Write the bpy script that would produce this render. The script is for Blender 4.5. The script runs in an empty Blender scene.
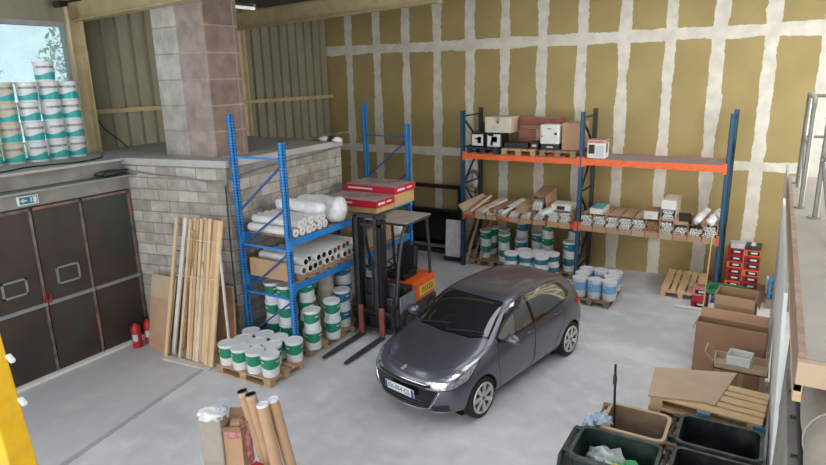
import bpy, bmesh, math, random
from mathutils import Vector, Matrix, Euler
from mathutils.bvhtree import BVHTree
random.seed(7)
PI = math.pi
sc = bpy.context.scene
COL = sc.collection

# ---------------------------------------------------------------- camera
FPX, HC = 604.9, 4.74
yaw, pitch, roll = map(math.radians, (30.80, 14.61, 1.297))
_r = Vector((math.cos(yaw), math.sin(yaw), 0)); _fh = Vector((-math.sin(yaw), math.cos(yaw), 0)); _u = Vector((0, 0, 1))
FW = _fh * math.cos(pitch) - _u * math.sin(pitch)
_d = -(_u * math.cos(pitch) + _fh * math.sin(pitch))
RT = _r * math.cos(roll) + _d * math.sin(roll)
DN = -_r * math.sin(roll) + _d * math.cos(roll)
CAM = Vector((0, 0, HC))
cd = bpy.data.cameras.new('camera'); co = bpy.data.objects.new('camera', cd); COL.objects.link(co)
mw = Matrix.Identity(4)
for i in range(3):
    mw[i][0] = RT[i]; mw[i][1] = -DN[i]; mw[i][2] = -FW[i]; mw[i][3] = CAM[i]
co.matrix_world = mw
cd.sensor_width = 36; cd.lens = 36 * FPX / 826; cd.clip_start = .05; cd.clip_end = 300
sc.camera = co

def at(px, py, z=None, x=None, y=None):
    """turn a measured direction into a real point on a known plane"""
    d = RT * ((px - 413) / FPX) + DN * ((py - 232.5) / FPX) + FW
    t = (z - HC) / d.z if z is not None else (x / d.x if x is not None else y / d.y)
    return CAM + d * t

# ---------------------------------------------------------------- materials
def mat(name, col, rough=.6, metal=0.0, var=.12, scale=6.0, bump=0.0, bscale=40.0, spec=.5, dirt=None, dscale=3.0, damt=.5, trans=0, coat=0, stretch=None):
    m = bpy.data.materials.new(name); m.use_nodes = True
    nt = m.node_tree; N = nt.nodes; L = nt.links
    b = N['Principled BSDF']
    b.inputs['Roughness'].default_value = rough; b.inputs['Metallic'].default_value = metal
    b.inputs['Specular IOR Level'].default_value = spec
    if coat: b.inputs['Coat Weight'].default_value = coat; b.inputs['Coat Roughness'].default_value = .06
    if trans: b.inputs['Transmission Weight'].default_value = trans
    tc = N.new('ShaderNodeTexCoord'); mp = N.new('ShaderNodeMapping'); L.new(tc.outputs['Object'], mp.inputs[0])
    if stretch: mp.inputs['Scale'].default_value = stretch
    no = N.new('ShaderNodeTexNoise'); no.inputs['Scale'].default_value = scale; no.inputs['Detail'].default_value = 5
    L.new(mp.outputs[0], no.inputs['Vector'])
    rp = N.new('ShaderNodeValToRGB'); rp.color_ramp.elements[0].position = .3; rp.color_ramp.elements[1].position = .7
    c = Vector(col)
    rp.color_ramp.elements[0].color = (*(c * (1 - var)), 1); rp.color_ramp.elements[1].color = (*[min(1, q * (1 + var)) for q in c], 1)
    L.new(no.outputs[0], rp.inputs[0]); out = rp.outputs[0]
    if dirt:
        n2 = N.new('ShaderNodeTexNoise'); n2.inputs['Scale'].default_value = dscale; n2.inputs['Detail'].default_value = 8
        L.new(mp.outputs[0], n2.inputs['Vector'])
        r2 = N.new('ShaderNodeValToRGB'); r2.color_ramp.elements[0].position = .5; r2.color_ramp.elements[1].position = .68
        r2.color_ramp.elements[0].color = (0, 0, 0, 1); r2.color_ramp.elements[1].color = (damt, damt, damt, 1)
        L.new(n2.outputs[0], r2.inputs[0])
        mx = N.new('ShaderNodeMixRGB'); L.new(r2.outputs[0], mx.inputs[0]); L.new(out, mx.inputs[1]); mx.inputs[2].default_value = (*dirt, 1)
        out = mx.outputs[0]
    L.new(out, b.inputs['Base Color'])
    if bump:
        bp = N.new('ShaderNodeBump'); bp.inputs['Strength'].default_value = bump; bp.inputs['Distance'].default_value = .02
        n3 = N.new('ShaderNodeTexNoise'); n3.inputs['Scale'].default_value = bscale; n3.inputs['Detail'].default_value = 4
        L.new(mp.outputs[0], n3.inputs['Vector']); L.new(n3.outputs[0], bp.inputs['Height']); L.new(bp.outputs[0], b.inputs['Normal'])
    return m

def node_math(nt, op, a, b=None, c=None, clamp=False):
    n = nt.nodes.new('ShaderNodeMath'); n.operation = op; n.use_clamp = clamp
    for i, v in enumerate((a, b, c)):
        if v is None: continue
        if isinstance(v, (int, float)): n.inputs[i].default_value = v
        else: nt.links.new(v, n.inputs[i])
    return n.outputs[0]

M = {}
M['steel_blue'] = mat('bright_blue_steel', (.02, .25, .70), .4, .1, .08, dirt=(.25, .3, .35), dscale=12, damt=.35)
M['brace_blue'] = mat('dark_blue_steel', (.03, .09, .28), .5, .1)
M['navy'] = mat('navy_steel', (.018, .085, .17), .45, .1, .1)
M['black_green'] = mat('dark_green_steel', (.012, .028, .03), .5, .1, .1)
M['orange_beam'] = mat('orange_steel', (.85, .14, .03), .5, 0, .1, dirt=(.45, .12, .05), dscale=9, damt=.4)
M['wood'] = mat('pallet_wood', (.50, .33, .18), .8, 0, .25, 9, .4, 60, dirt=(.3, .22, .15), dscale=6, stretch=(1, 6, 6))
M['wood_dark'] = mat('weathered_wood', (.30, .20, .125), .85, 0, .3, 9, .4, 60, stretch=(1, 6, 6))
M['wood_light'] = mat('fresh_pine', (.62, .43, .24), .75, 0, .15, 9, .2, 60, stretch=(1, 6, 6))
M['pine'] = mat('pine_batten', (.70, .50, .29), .7, 0, .07, 3, .1, 60)
M['pine_dark'] = mat('brown_pine_batten', (.55, .36, .20), .7, 0, .10, 3, .1, 60)
M['wood_white'] = mat('white_primed_wood', (.66, .62, .54), .7, 0, .1)
M['navy_plastic'] = mat('dark_blue_plastic', (.015, .03, .07), .5)
M['card'] = mat('cardboard', (.47, .30, .175), .85, 0, .08, 3, .1, 50, dirt=(.40, .25, .15), dscale=2, damt=.4)
M['card_dark'] = mat('brown_cardboard', (.33, .185, .105), .85, 0, .1, 3, .1, 50)
M['card_pale'] = mat('pale_cardboard', (.50, .37, .25), .85, 0, .07, 3, .1, 50)
M['tape'] = mat('packing_tape', (.42, .25, .12), .3)
M['white_plastic'] = mat('white_plastic', (.76, .78, .79), .35, 0, .04)
M['white_matte'] = mat('white_card', (.72, .71, .67), .7, 0, .05)
M['cream'] = mat('cream_card', (.62, .57, .45), .7, 0, .08)
M['green_label'] = mat('green_label', (.015, .24, .125), .4, 0, .1, 20)
M['teal_label'] = mat('teal_label', (.03, .42, .42), .4, 0, .1, 20)
M['dkteal_label'] = mat('dark_teal_label', (.02, .17, .25), .4, 0, .1, 20)
M['blue_label'] = mat('blue_label', (.22, .46, .76), .4, 0, .15, 20)
M['black'] = mat('black_plastic', (.012, .012, .014), .45, 0, .1)
M['black_gloss'] = mat('black_gloss', (.006, .006, .008), .12)
M['dark_metal'] = mat('dark_grey_metal', (.05, .055, .06), .45, .4, .2, dirt=(.12, .09, .07), dscale=10)
M['grey_metal'] = mat('grey_metal', (.30, .32, .33), .45, .5, .12)
M['rail'] = mat('galvanised_rail', (.30, .29, .25), .45, .5, .12)
M['galv'] = mat('galvanised_mesh', (.36, .38, .38), .5, .4, .12)
M['chrome'] = mat('chrome', (.75, .76, .78), .12, 1, .02)
M['silver'] = mat('silver_paint', (.55, .56, .58), .3, .5, .05)
M['red'] = mat('red_paint', (.40, .012, .016), .35)
M['red_box'] = mat('red_printed_card', (.55, .015, .04), .45, 0, .08)
M['box_top'] = mat('grey_printed_lid', (.34, .32, .30), .5, 0, .35, 5, dirt=(.5, .49, .47), dscale=7)
M['fork_orange'] = mat('orange_paint', (.85, .13, .015), .35)
M['yellow'] = mat('yellow_paint', (.80, .46, .01), .45, 0, .06, dirt=(.5, .3, .05), dscale=9, damt=.3)
M['yellow_plate'] = mat('yellow_plate', (.85, .55, .05), .4)
M['rust_red'] = mat('rust_red_carriage', (.28, .085, .06), .6, .2, .25)
M['tan_board'] = mat('tan_board', (.55, .36, .16), .7)
M['rubber'] = mat('rubber', (.012, .012, .012), .75)
M['seat'] = mat('black_vinyl', (.01, .01, .011), .5)
M['bin_green'] = mat('dark_green_plastic', (.010, .028, .022), .4, 0, .3, 5, dirt=(.10, .11, .09), dscale=7, damt=.35)
M['bin_black'] = mat('black_bin_plastic', (.009, .013, .013), .4, 0, .3, 5, dirt=(.10, .11, .10), dscale=7, damt=.3)
M['bin_brown'] = mat('brown_bin_plastic', (.20, .135, .08), .5, 0, .2, 5, dirt=(.30, .25, .18), dscale=6, damt=.5)
M['bin_rim'] = mat('lighter_bin_rim', (.035, .05, .045), .45, 0, .4, 9, dirt=(.14, .15, .14), dscale=9, damt=.6)  # rim tone lighter than the bin body, with paler blotches
M['wrap'] = mat('plastic_wrap', (.76, .77, .78), .28, 0, .12, 9, .6, 25)
M['wrap_beige'] = mat('beige_plastic_wrap', (.48, .44, .34), .35, 0, .15, 9, .6, 25)
M['roll_white'] = mat('white_roll_film', (.70, .69, .68), .35, 0, .06, 9, .2, 25)
M['tube_end'] = mat('tube_end', (.78, .77, .73), .6)
M['tube_brown_end'] = mat('brown_tube_end', (.45, .25, .13), .6)
M['hole'] = mat('dark_hollow', (.02, .018, .015), .9)
M['core_brown'] = mat('brown_core', (.22, .12, .06), .8)
M['duct'] = mat('grey_duct', (.36, .32, .275), .75, 0, .1, 5, .3, 20)
M['pink'] = mat('pink_printed_wrap', (.50, .20, .20), .5, 0, .5, 18)
M['lt_blue'] = mat('pale_blue_cloth', (.34, .44, .55), .8, 0, .25, 12, .5, 30)
M['clear_bag'] = mat('clear_plastic_bag', (.42, .48, .47), .15, 0, .5, 14, .9, 18)
M['green_bag'] = mat('green_plastic_bag', (.01, .33, .09), .35, 0, .2, 9, .7, 15)
M['yellow_bag'] = mat('yellow_packet', (.72, .62, .03), .4)
M['green_tray'] = mat('green_tray_plastic', (.03, .24, .09), .45)
M['teal_paper'] = mat('teal_paper', (.10, .38, .36), .6)
M['leaf'] = mat('leaf', (.35, .48, .36), .8, 0, .4, 4)
M['cyan'] = mat('blue_card', (.04, .20, .42), .5)
M['concrete'] = mat('grey_concrete', (.30, .285, .26), .85, 0, .18, 2.5, .25, 30, dirt=(.20, .19, .17), dscale=3)
M['slab'] = mat('dusty_slab', (.42, .405, .38), .85, 0, .12, 2, .15, 30)
M['beige_floor'] = mat('beige_screed', (.37, .335, .285), .8, 0, .09, 1.2, .1, 30, dirt=(.32, .28, .235), dscale=2)
M['grey_paint'] = mat('grey_window_frame', (.33, .34, .35), .6)
M['cream_steel'] = mat('cream_painted_steel', (.50, .40, .22), .6, 0, .12, 3, dirt=(.30, .24, .14), dscale=5, damt=.4)
M['cream_bright'] = mat('cream_painted_post', (.66, .56, .34), .6, 0, .1, 3, dirt=(.45, .36, .2), dscale=5, damt=.4)
M['roof'] = mat('dark_roof_sheet', (.10, .11, .115), .7)
M['clad'] = mat('olive_cladding', (.30, .28, .20), .6, .1, .12, 1.5, dirt=(.16, .15, .11), dscale=3, stretch=(1, 1, .3))
M['white_sheet'] = mat('white_panel', (.84, .85, .84), .4, 0, .03)
M['pale_sheet'] = mat('pale_grey_sheet', (.50, .52, .54), .35, 0, .08)
M['red_brown'] = mat('red_brown_board', (.30, .15, .09), .75, 0, .15, 3)
M['rust_edge'] = mat('rusty_edge_angle', (.33, .22, .16), .7, .1, .25, 8)

def floor_mat():
    m = bpy.data.materials.new('concrete_floor'); m.use_nodes = True; nt = m.node_tree; N = nt.nodes; L = nt.links; b = N['Principled BSDF']
    tc = N.new('ShaderNodeTexCoord'); sp = N.new('ShaderNodeSeparateXYZ'); L.new(tc.outputs['Object'], sp.inputs[0])
    def noise(s, d=6):
        n = N.new('ShaderNodeTexNoise'); n.inputs['Scale'].default_value = s; n.inputs['Detail'].default_value = d; L.new(tc.outputs['Object'], n.inputs['Vector']); return n.outputs[0]
    def ramp(v, p0, c0, p1, c1):
        r = N.new('ShaderNodeValToRGB'); r.color_ramp.elements[0].position = p0; r.color_ramp.elements[1].position = p1
        r.color_ramp.elements[0].color = (*c0, 1); r.color_ramp.elements[1].color = (*c1, 1); L.new(v, r.inputs[0]); return r.outputs[0]
    def mix(f, a, c):
        x = N.new('ShaderNodeMixRGB')
        for i, v in enumerate((f, a, c)):
            if isinstance(v, tuple): x.inputs[i].default_value = (*v, 1)
            else: L.new(v, x.inputs[i])
        return x.outputs[0]
    base = ramp(noise(.55), .38, (.56, .565, .59), .62, (.68, .68, .71))
    base = mix(ramp(noise(3.5, 8), .50, (0, 0, 0), .66, (.55,) * 3), base, (.76, .76, .75))
    base = mix(ramp(noise(1.7, 9), .54, (0, 0, 0), .68, (.36,) * 3), base, (.42, .42, .42))
    base = mix(ramp(noise(.9, 10), .50, (0, 0, 0), .60, (.45,) * 3), base, (.50, .50, .51))
    # the older slab by the gate, beyond the joint line
    dx = node_math(nt, 'ADD', sp.outputs[0], node_math(nt, 'MULTIPLY', node_math(nt, 'SUBTRACT', sp.outputs[1], 6.2), .185))
    dist = node_math(nt, 'ADD', dx, 7.93)           # <0 : gate side
    wob = node_math(nt, 'MULTIPLY', node_math(nt, 'SUBTRACT', noise(8, 2), .5), .05)
    dist = node_math(nt, 'ADD', dist, wob)
    side = node_math(nt, 'LESS_THAN', dist, 0.0)
    near = node_math(nt, 'LESS_THAN', sp.outputs[1], 6.35)
    side = node_math(nt, 'MULTIPLY', side, near)
    base = mix(node_math(nt, 'MULTIPLY', side, .55), base, (.47, .465, .475))
    ln = node_math(nt, 'MULTIPLY', node_math(nt, 'LESS_THAN', node_math(nt, 'ABSOLUTE', node_math(nt, 'SUBTRACT', dist, .05)), .05), near)
    base = mix(node_math(nt, 'MULTIPLY', ln, .55), base, (.17, .18, .20))
    L.new(base, b.inputs['Base Color'])
    L.new(ramp(noise(2.2), .3, (.38,) * 3, .7, (.62,) * 3), b.inputs['Roughness'])
    bp = N.new('ShaderNodeBump'); bp.inputs['Strength'].default_value = .12; bp.inputs['Distance'].default_value = .01
    L.new(noise(12), bp.inputs['Height']); L.new(bp.outputs[0], b.inputs['Normal'])
    return m
M['floor'] = floor_mat()

def plaster_mat():
    m = bpy.data.materials.new('jointed_plasterboard'); m.use_nodes = True; nt = m.node_tree; N = nt.nodes; L = nt.links; b = N['Principled BSDF']
    b.inputs['Roughness'].default_value = .85
    tc = N.new('ShaderNodeTexCoord'); sp = N.new('ShaderNodeSeparateXYZ'); L.new(tc.outputs['Object'], sp.inputs[0])
    def noise(s, d=3, off=0):
        mp = N.new('ShaderNodeMapping'); mp.inputs['Location'].default_value = (off, off, off); L.new(tc.outputs['Object'], mp.inputs[0])
        n = N.new('ShaderNodeTexNoise'); n.inputs['Scale'].default_value = s; n.inputs['Detail'].default_value = d; n.inputs['Roughness'].default_value = .6
        L.new(mp.outputs[0], n.inputs['Vector']); return node_math(nt, 'SUBTRACT', n.outputs[0], .5)
    X, Z = sp.outputs[0], sp.outputs[2]
    def ab(v): return node_math(nt, 'ABSOLUTE', v)
    w1 = node_math(nt, 'ADD', node_math(nt, 'MULTIPLY', noise(1.1), .17), node_math(nt, 'MULTIPLY', noise(9, 3, 5), .07))
    w2 = node_math(nt, 'ADD', node_math(nt, 'MULTIPLY', noise(1.1, 3, 20), .14), node_math(nt, 'MULTIPLY', noise(9, 3, 9), .06))
    u = node_math(nt, 'DIVIDE', node_math(nt, 'ADD', X, 0.23), .965)
    fr = node_math(nt, 'SUBTRACT', u, node_math(nt, 'ROUND', u))
    dv = node_math(nt, 'MULTIPLY', ab(fr), .965)
    half = node_math(nt, 'ADD', .125, node_math(nt, 'MULTIPLY', noise(.7, 2, 33), .06))
    v = node_math(nt, 'LESS_THAN', node_math(nt, 'ADD', dv, w1), half)
    h1 = node_math(nt, 'LESS_THAN', node_math(nt, 'ADD', ab(node_math(nt, 'SUBTRACT', Z, 5.46)), w2), .13)
    h2 = node_math(nt, 'LESS_THAN', node_math(nt, 'ADD', ab(node_math(nt, 'SUBTRACT', Z, 2.68)), w2), .105)
    s = node_math(nt, 'MAXIMUM', node_math(nt, 'MAXIMUM', v, h1), h2)
    # the compound is thinner in places
    cr = N.new('ShaderNodeValToRGB'); L.new(noise(1.3, 6, 3), cr.inputs[0])
    n0 = N.new('ShaderNodeTexNoise'); n0.inputs['Scale'].default_value = 1.2; n0.inputs['Detail'].default_value = 6; L.new(tc.outputs['Object'], n0.inputs['Vector'])
    cr = N.new('ShaderNodeValToRGB'); cr.color_ramp.elements[0].color = (.345, .265, .108, 1); cr.color_ramp.elements[1].color = (.40, .31, .128, 1)
    cr.color_ramp.elements[0].position = .35; cr.color_ramp.elements[1].position = .65; L.new(n0.outputs[0], cr.inputs[0])
    c2 = N.new('ShaderNodeValToRGB'); c2.color_ramp.elements[0].color = (.62, .58, .49, 1); c2.color_ramp.elements[1].color = (.74, .70, .61, 1)
    c2.color_ramp.elements[0].position = .35; c2.color_ramp.elements[1].position = .65
    n1 = N.new('ShaderNodeTexNoise'); n1.inputs['Scale'].default_value = 4; n1.inputs['Detail'].default_value = 6; L.new(tc.outputs['Object'], n1.inputs['Vector']); L.new(n1.outputs[0], c2.inputs[0])
    mx = N.new('ShaderNodeMixRGB'); L.new(s, mx.inputs[0]); L.new(cr.outputs[0], mx.inputs[1]); L.new(c2.outputs[0], mx.inputs[2])
    L.new(mx.outputs[0], b.inputs['Base Color'])
    return m
M['plaster'] = plaster_mat()

def block_mat(name, w, h, c1, c2, mortar, mort=.012, offset=.5, zoff=0, bump=.5, uoff=0, dark=.2):
    m = bpy.data.materials.new(name); m.use_nodes = True; nt = m.node_tree; N = nt.nodes; L = nt.links; b = N['Principled BSDF']
    b.inputs['Roughness'].default_value = .9
    tc = N.new('ShaderNodeTexCoord'); sp = N.new('ShaderNodeSeparateXYZ'); L.new(tc.outputs['Object'], sp.inputs[0])
    cb = N.new('ShaderNodeCombineXYZ'); L.new(node_math(nt, 'ADD', node_math(nt, 'ADD', sp.outputs[0], sp.outputs[1]), uoff), cb.inputs[0])
    L.new(node_math(nt, 'ADD', sp.outputs[2], zoff), cb.inputs[1])
    br = N.new('ShaderNodeTexBrick'); L.new(cb.outputs[0], br.inputs['Vector'])
    br.inputs['Scale'].default_value = 1; br.inputs['Brick Width'].default_value = w; br.inputs['Row Height'].default_value = h
    br.inputs['Mortar Size'].default_value = mort; br.inputs['Mortar Smooth'].default_value = .3; br.offset = offset
    br.inputs['Color1'].default_value = (*c1, 1); br.inputs['Color2'].default_value = (*c2, 1); br.inputs['Mortar'].default_value = (*mortar, 1)
    no = N.new('ShaderNodeTexNoise'); no.inputs['Scale'].default_value = 5; no.inputs['Detail'].default_value = 8; L.new(tc.outputs['Object'], no.inputs['Vector'])
    mx = N.new('ShaderNodeMixRGB'); mx.blend_type = 'MULTIPLY'; mx.inputs[0].default_value = 1
    rp = N.new('ShaderNodeValToRGB'); rp.color_ramp.elements[0].position = .3; rp.color_ramp.elements[1].position = .7
    rp.color_ramp.elements[0].color = (1 - dark,) * 3 + (1,); rp.color_ramp.elements[1].color = (1.0, 1.0, 1.0, 1); L.new(no.outputs[0], rp.inputs[0])
    L.new(br.outputs[0], mx.inputs[1]); L.new(rp.outputs[0], mx.inputs[2]); L.new(mx.outputs[0], b.inputs['Base Color'])
    bp = N.new('ShaderNodeBump'); bp.inputs['Strength'].default_value = bump; bp.inputs['Distance'].default_value = .02
    hh = node_math(nt, 'ADD', node_math(nt, 'MULTIPLY', br.outputs['Fac'], -1.0), node_math(nt, 'MULTIPLY', no.outputs[0], .6))
    L.new(hh, bp.inputs['Height']); L.new(bp.outputs[0], b.inputs['Normal'])
    return m
M['block'] = block_mat('concrete_block', .50, .205, (.33, .30, .25), (.56, .53, .48), (.30, .27, .225), dark=.38)
M['pillar'] = block_mat('pillar_block', .66, .44, (.36, .245, .205), (.31, .20, .175), (.42, .34, .30), .014, 0.0, .1, .5, .98, .35)
def _tones_and_light(m):  # grey and pink blocks, with window light and right-face shade put in the colours
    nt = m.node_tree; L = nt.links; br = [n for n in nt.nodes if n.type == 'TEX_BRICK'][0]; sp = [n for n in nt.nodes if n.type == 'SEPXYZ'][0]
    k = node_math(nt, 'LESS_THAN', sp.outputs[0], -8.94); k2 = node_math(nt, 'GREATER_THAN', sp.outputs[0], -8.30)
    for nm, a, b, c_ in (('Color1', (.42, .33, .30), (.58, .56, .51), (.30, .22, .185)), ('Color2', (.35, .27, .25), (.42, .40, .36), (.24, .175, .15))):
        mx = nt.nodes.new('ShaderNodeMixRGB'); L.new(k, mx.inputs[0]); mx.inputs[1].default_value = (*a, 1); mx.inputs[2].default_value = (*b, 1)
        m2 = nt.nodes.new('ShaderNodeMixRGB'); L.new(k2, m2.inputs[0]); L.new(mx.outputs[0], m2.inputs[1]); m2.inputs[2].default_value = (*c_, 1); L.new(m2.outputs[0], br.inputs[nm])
_tones_and_light(M['pillar'])

def door_mat():
    m = mat('brown_gate_paint', (.055, .040, .034), .5, .2, .25, 1.2, .15, 8, dirt=(.045, .060, .045), dscale=1.0, damt=.8)
    return m
M['door'] = door_mat()
M['door_edge'] = mat('worn_gate_edge', (.16, .13, .12), .55, .2, .5, 7, dirt=(.42, .14, .07), dscale=3, damt=.8)
M['paint'] = mat('metallic_grey_paint', (.125, .127, .158), .36, .66, .04, 30, coat=.8)
M['glass_dark'] = mat('tinted_car_glass', (.010, .013, .013), .04, 0, .02, spec=.9, coat=1)
M['glass_side'] = mat('side_car_glass', (.010, .013, .013), .03, 0, .02, spec=1, coat=1); M['glass_side'].node_tree.nodes['Principled BSDF'].inputs['IOR'].default_value = 2.2
M['lamp_glass'] = mat('lamp_glass', (.36, .38, .42), .1, .5, .4, 25, coat=1)
M['tail'] = mat('tail_lamp', (.40, .01, .012), .15, 0, .1, coat=1)
M['hub'] = mat('hubcap_silver', (.60, .60, .57), .35, .6, .05)
M['roof_paint'] = M['paint']

# ---------------------------------------------------------------- mesh builder
class MB:
    def __init__(s): s.b = bmesh.new()
    def _x(s, vs, loc, rot, mtx):
        m = mtx if mtx is not None else Matrix.Translation(Vector(loc)) @ Euler(rot).to_matrix().to_4x4()
        for v in vs: v.co = m @ v.co
    def box(s, c, d, rot=(0, 0, 0), mtx=None, taper=1.0):
        hx, hy, hz = d[0] / 2, d[1] / 2, d[2] / 2
        P = [(-hx, -hy, -hz), (hx, -hy, -hz), (hx, hy, -hz), (-hx, hy, -hz), (-hx * taper, -hy * taper, hz), (hx * taper, -hy * taper, hz), (hx * taper, hy * taper, hz), (-hx * taper, hy * taper, hz)]
        v = [s.b.verts.new(p) for p in P]
        for f in ((3, 2, 1, 0), (4, 5, 6, 7), (0, 1, 5, 4), (1, 2, 6, 5), (2, 3, 7, 6), (3, 0, 4, 7)): s.b.faces.new([v[i] for i in f])
        s._x(v, c, rot, mtx); return s
    def bb(s, lo, hi): return s.box([(a + b) / 2 for a, b in zip(lo, hi)], [b - a for a, b in zip(lo, hi)])
    def bar(s, p0, p1, w, d, up=(0, 0, 1)):
        p0, p1 = Vector(p0), Vector(p1); z = (p1 - p0); l = z.length; z.normalize(); u = Vector(up)
        x = u.cross(z)
        if x.length < 1e-4: x = Vector((1, 0, 0)).cross(z)
        x.normalize(); y = z.cross(x)
        m = Matrix((x, y, z)).transposed().to_4x4(); m.translation = (p0 + p1) / 2
        return s.box(None, (w, d, l), mtx=m)
    def rings(s, R, closed=True, cap0=False, cap1=False):
        V = [[s.b.verts.new(p) for p in r] for r in R]
        n = len(V[0])
        for a, b in zip(V, V[1:]):
            for i in range(n if closed else n - 1):
                j = (i + 1) % n
                try: s.b.faces.new((a[i], a[j], b[j], b[i]))
                except ValueError: pass
        if cap0: s.b.faces.new(V[0][::-1])
        if cap1: s.b.faces.new(V[-1])
        return s
    def lathe(s, prof, n=20, c=(0, 0, 0), rot=(0, 0, 0), cap0=True, cap1=True, mtx=None):
        m = mtx if mtx is not None else Matrix.Translation(Vector(c)) @ Euler(rot).to_matrix().to_4x4()
        R = [[m @ Vector((r * math.cos(2 * PI * i / n), r * math.sin(2 * PI * i / n), z)) for i in range(n)] for r, z in prof]
        return s.rings(R, True, cap0, cap1)
    def cyl(s, p0, p1, r, n=12, r1=None, cap=True):
        return s.tube([p0, p1], r, n, r1, cap)
    def tube(s, pts, r, n=8, r1=None, cap=True):
        pts = [Vector(p) for p in pts]; R = []; px = None
        for i, p in enumerate(pts):
            t = (pts[min(i + 1, len(pts) - 1)] - pts[max(i - 1, 0)]).normalized()
            if px is None:
                px = Vector((0, 0, 1)).cross(t)
                if px.length < 1e-3: px = Vector((1, 0, 0)).cross(t)
            px = (px - t * px.dot(t)).normalized(); py = t.cross(px)
            rr = r if r1 is None else r + (r1 - r) * i / (len(pts) - 1)
            R.append([p + px * rr * math.cos(2 * PI * k / n) + py * rr * math.sin(2 * PI * k / n) for k in range(n)])
        return s.rings(R, True, cap, cap)
    def prism(s, poly, z0, z1, mtx=None):
        m = mtx or Matrix.Identity(4)
        a = [s.b.verts.new(m @ Vector((p[0], p[1], z0))) for p in poly]; b = [s.b.verts.new(m @ Vector((p[0], p[1], z1))) for p in poly]
        n = len(poly)
        for i in range(n): s.b.faces.new((a[i], a[(i + 1) % n], b[(i + 1) % n], b[i]))
        s.b.faces.new(a[::-1]); s.b.faces.new(b); return s
    def quad(s, *p):
        s.b.faces.new([s.b.verts.new(q) for q in p]); return s
    def build(s, name, m, parent=None, smooth=False, bevel=0, loc=None, angle=40):
        me = bpy.data.meshes.new(name)
        bmesh.ops.recalc_face_normals(s.b, faces=s.b.faces)
        s.b.to_mesh(me); s.b.free()
        if isinstance(m, str): m = M[m]
        me.materials.append(m)
        if smooth:
            for p in me.polygons: p.use_smooth = True
            try: me.set_sharp_from_angle(angle=math.radians(angle))
            except Exception: pass
        o = bpy.data.objects.new(name, me); COL.objects.link(o)
        if parent is not None: o.parent = parent
        if loc is not None: o.location = loc
        if bevel:
            md = o.modifiers.new('bevel', 'BEVEL'); md.width = bevel; md.segments = 2; md.limit_method = 'ANGLE'
        return o

def tag(o, label=None, cat=None, group=None, kind=None):
    if label: o['label'] = label
    if cat: o['category'] = cat
    if group: o['group'] = group
    if kind: o['kind'] = kind
    return o
def thing(name, label, cat, loc=(0, 0, 0), rz=0, group=None):
    o = bpy.data.objects.new(name, None); COL.objects.link(o); o.location = loc; o.rotation_euler = (0, 0, rz); o.empty_display_size = .1
    return tag(o, label, cat, group)
def dup(root, loc=None, rot=None, label=None, group=None, scale=None):
    r = root.copy(); COL.objects.link(r)
    if loc is not None: r.location = loc
    if rot is not None: r.rotation_euler = rot
    if scale is not None: r.scale = scale
    if label: r['label'] = label
    if group: r['group'] = group
    for ch in list(root.children):
        c = ch.copy(); COL.objects.link(c); c.parent = r
        for g in ch.children:
            d = g.copy(); COL.objects.link(d); d.parent = c
    return r
def struct(o): o['kind'] = 'structure'; return o
def text_mesh(body, size, ext=.002):
    c = bpy.data.curves.new('lettering', 'FONT'); c.body = body; c.size = size; c.extrude = ext; c.align_x = 'CENTER'; c.align_y = 'CENTER'
    o = bpy.data.objects.new('lettering', c); COL.objects.link(o)
    bpy.context.view_layer.update()
    me = bpy.data.meshes.new_from_object(o.evaluated_get(bpy.context.evaluated_depsgraph_get()))
    bpy.data.objects.remove(o); return me
def text(name, body, size, mtx, m, parent=None, ext=.002, sx=1.0):
    me = text_mesh(body, size, ext); me.transform(Matrix.Diagonal((sx, 1, 1, 1))); me.transform(mtx); me.materials.clear(); me.materials.append(M[m])
    o = bpy.data.objects.new(name, me); COL.objects.link(o)
    if parent is not None: o.parent = parent
    return o
def frame_mtx(o, x, y):
    x = Vector(x).normalized(); y = Vector(y); z = x.cross(y).normalized(); y = z.cross(x)
    m = Matrix((x, y, z)).transposed().to_4x4(); m.translation = Vector(o); return m
def ordn(i): return ['first', 'second', 'third', 'fourth', 'fifth', 'sixth', 'seventh', 'eighth', 'ninth', 'tenth', 'eleventh', 'twelfth', 'thirteenth', 'fourteenth', 'fifteenth', 'sixteenth', 'seventeenth', 'eighteenth', 'nineteenth', 'twentieth'][i]
def crumple(name, m, c, r, seed, parent=None, amp=.35, sub=3, freq=3.0):
    from mathutils import noise
    b = bmesh.new(); bmesh.ops.create_icosphere(b, subdivisions=sub, radius=1)
    for v in b.verts:
        n = noise.noise(v.co * freq + Vector((seed, seed * 2, 0))) + .5 * noise.noise(v.co * freq * 2.3 + Vector((seed, 3, seed)))
        k = 1 + amp * n
        v.co = Vector((c[0] + v.co.x * r[0] * k, c[1] + v.co.y * r[1] * k, c[2] + v.co.z * r[2] * k))
    mb = MB(); mb.b.free(); mb.b = b
    return mb.build(name, m, parent, True, angle=60)

# ================================================================ THE SETTING
struct(MB().bb((-13, -3, -.2), (5.5, 15.0, 0)).build('floor', 'floor'))
struct(MB().bb((-11.75, 14.8, 0), (5.5, 15.0, 7.9)).build('wall_back', 'plaster'))
# wall_left: the lower wall around the gate (lintel band + the return to the block wall)
w = MB()
w.bb((-11.4, 1.0, 2.86), (-9.98, 6.74, 3.14))
w.bb((-11.4, 1.0, 3.14), (-10.06, 6.8, 3.38))
struct(w.build('wall_left', 'concrete'))
struct(MB().bb((-11.4, 1.0, 3.38), (-9.93, 6.655, 3.42)).build('trim_1', 'slab'))      # window ledge
t1 = struct(MB().bb((-10.06, 1.0, 3.115), (-9.74, 6.86, 3.14)).build('trim_2', 'grey_metal'))  # steel flange over the gate
struct(MB().bb((-10.3, 1.0, 0), (-10.12, 6.74, 2.86)).build('wall_gate', 'concrete'))
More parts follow.
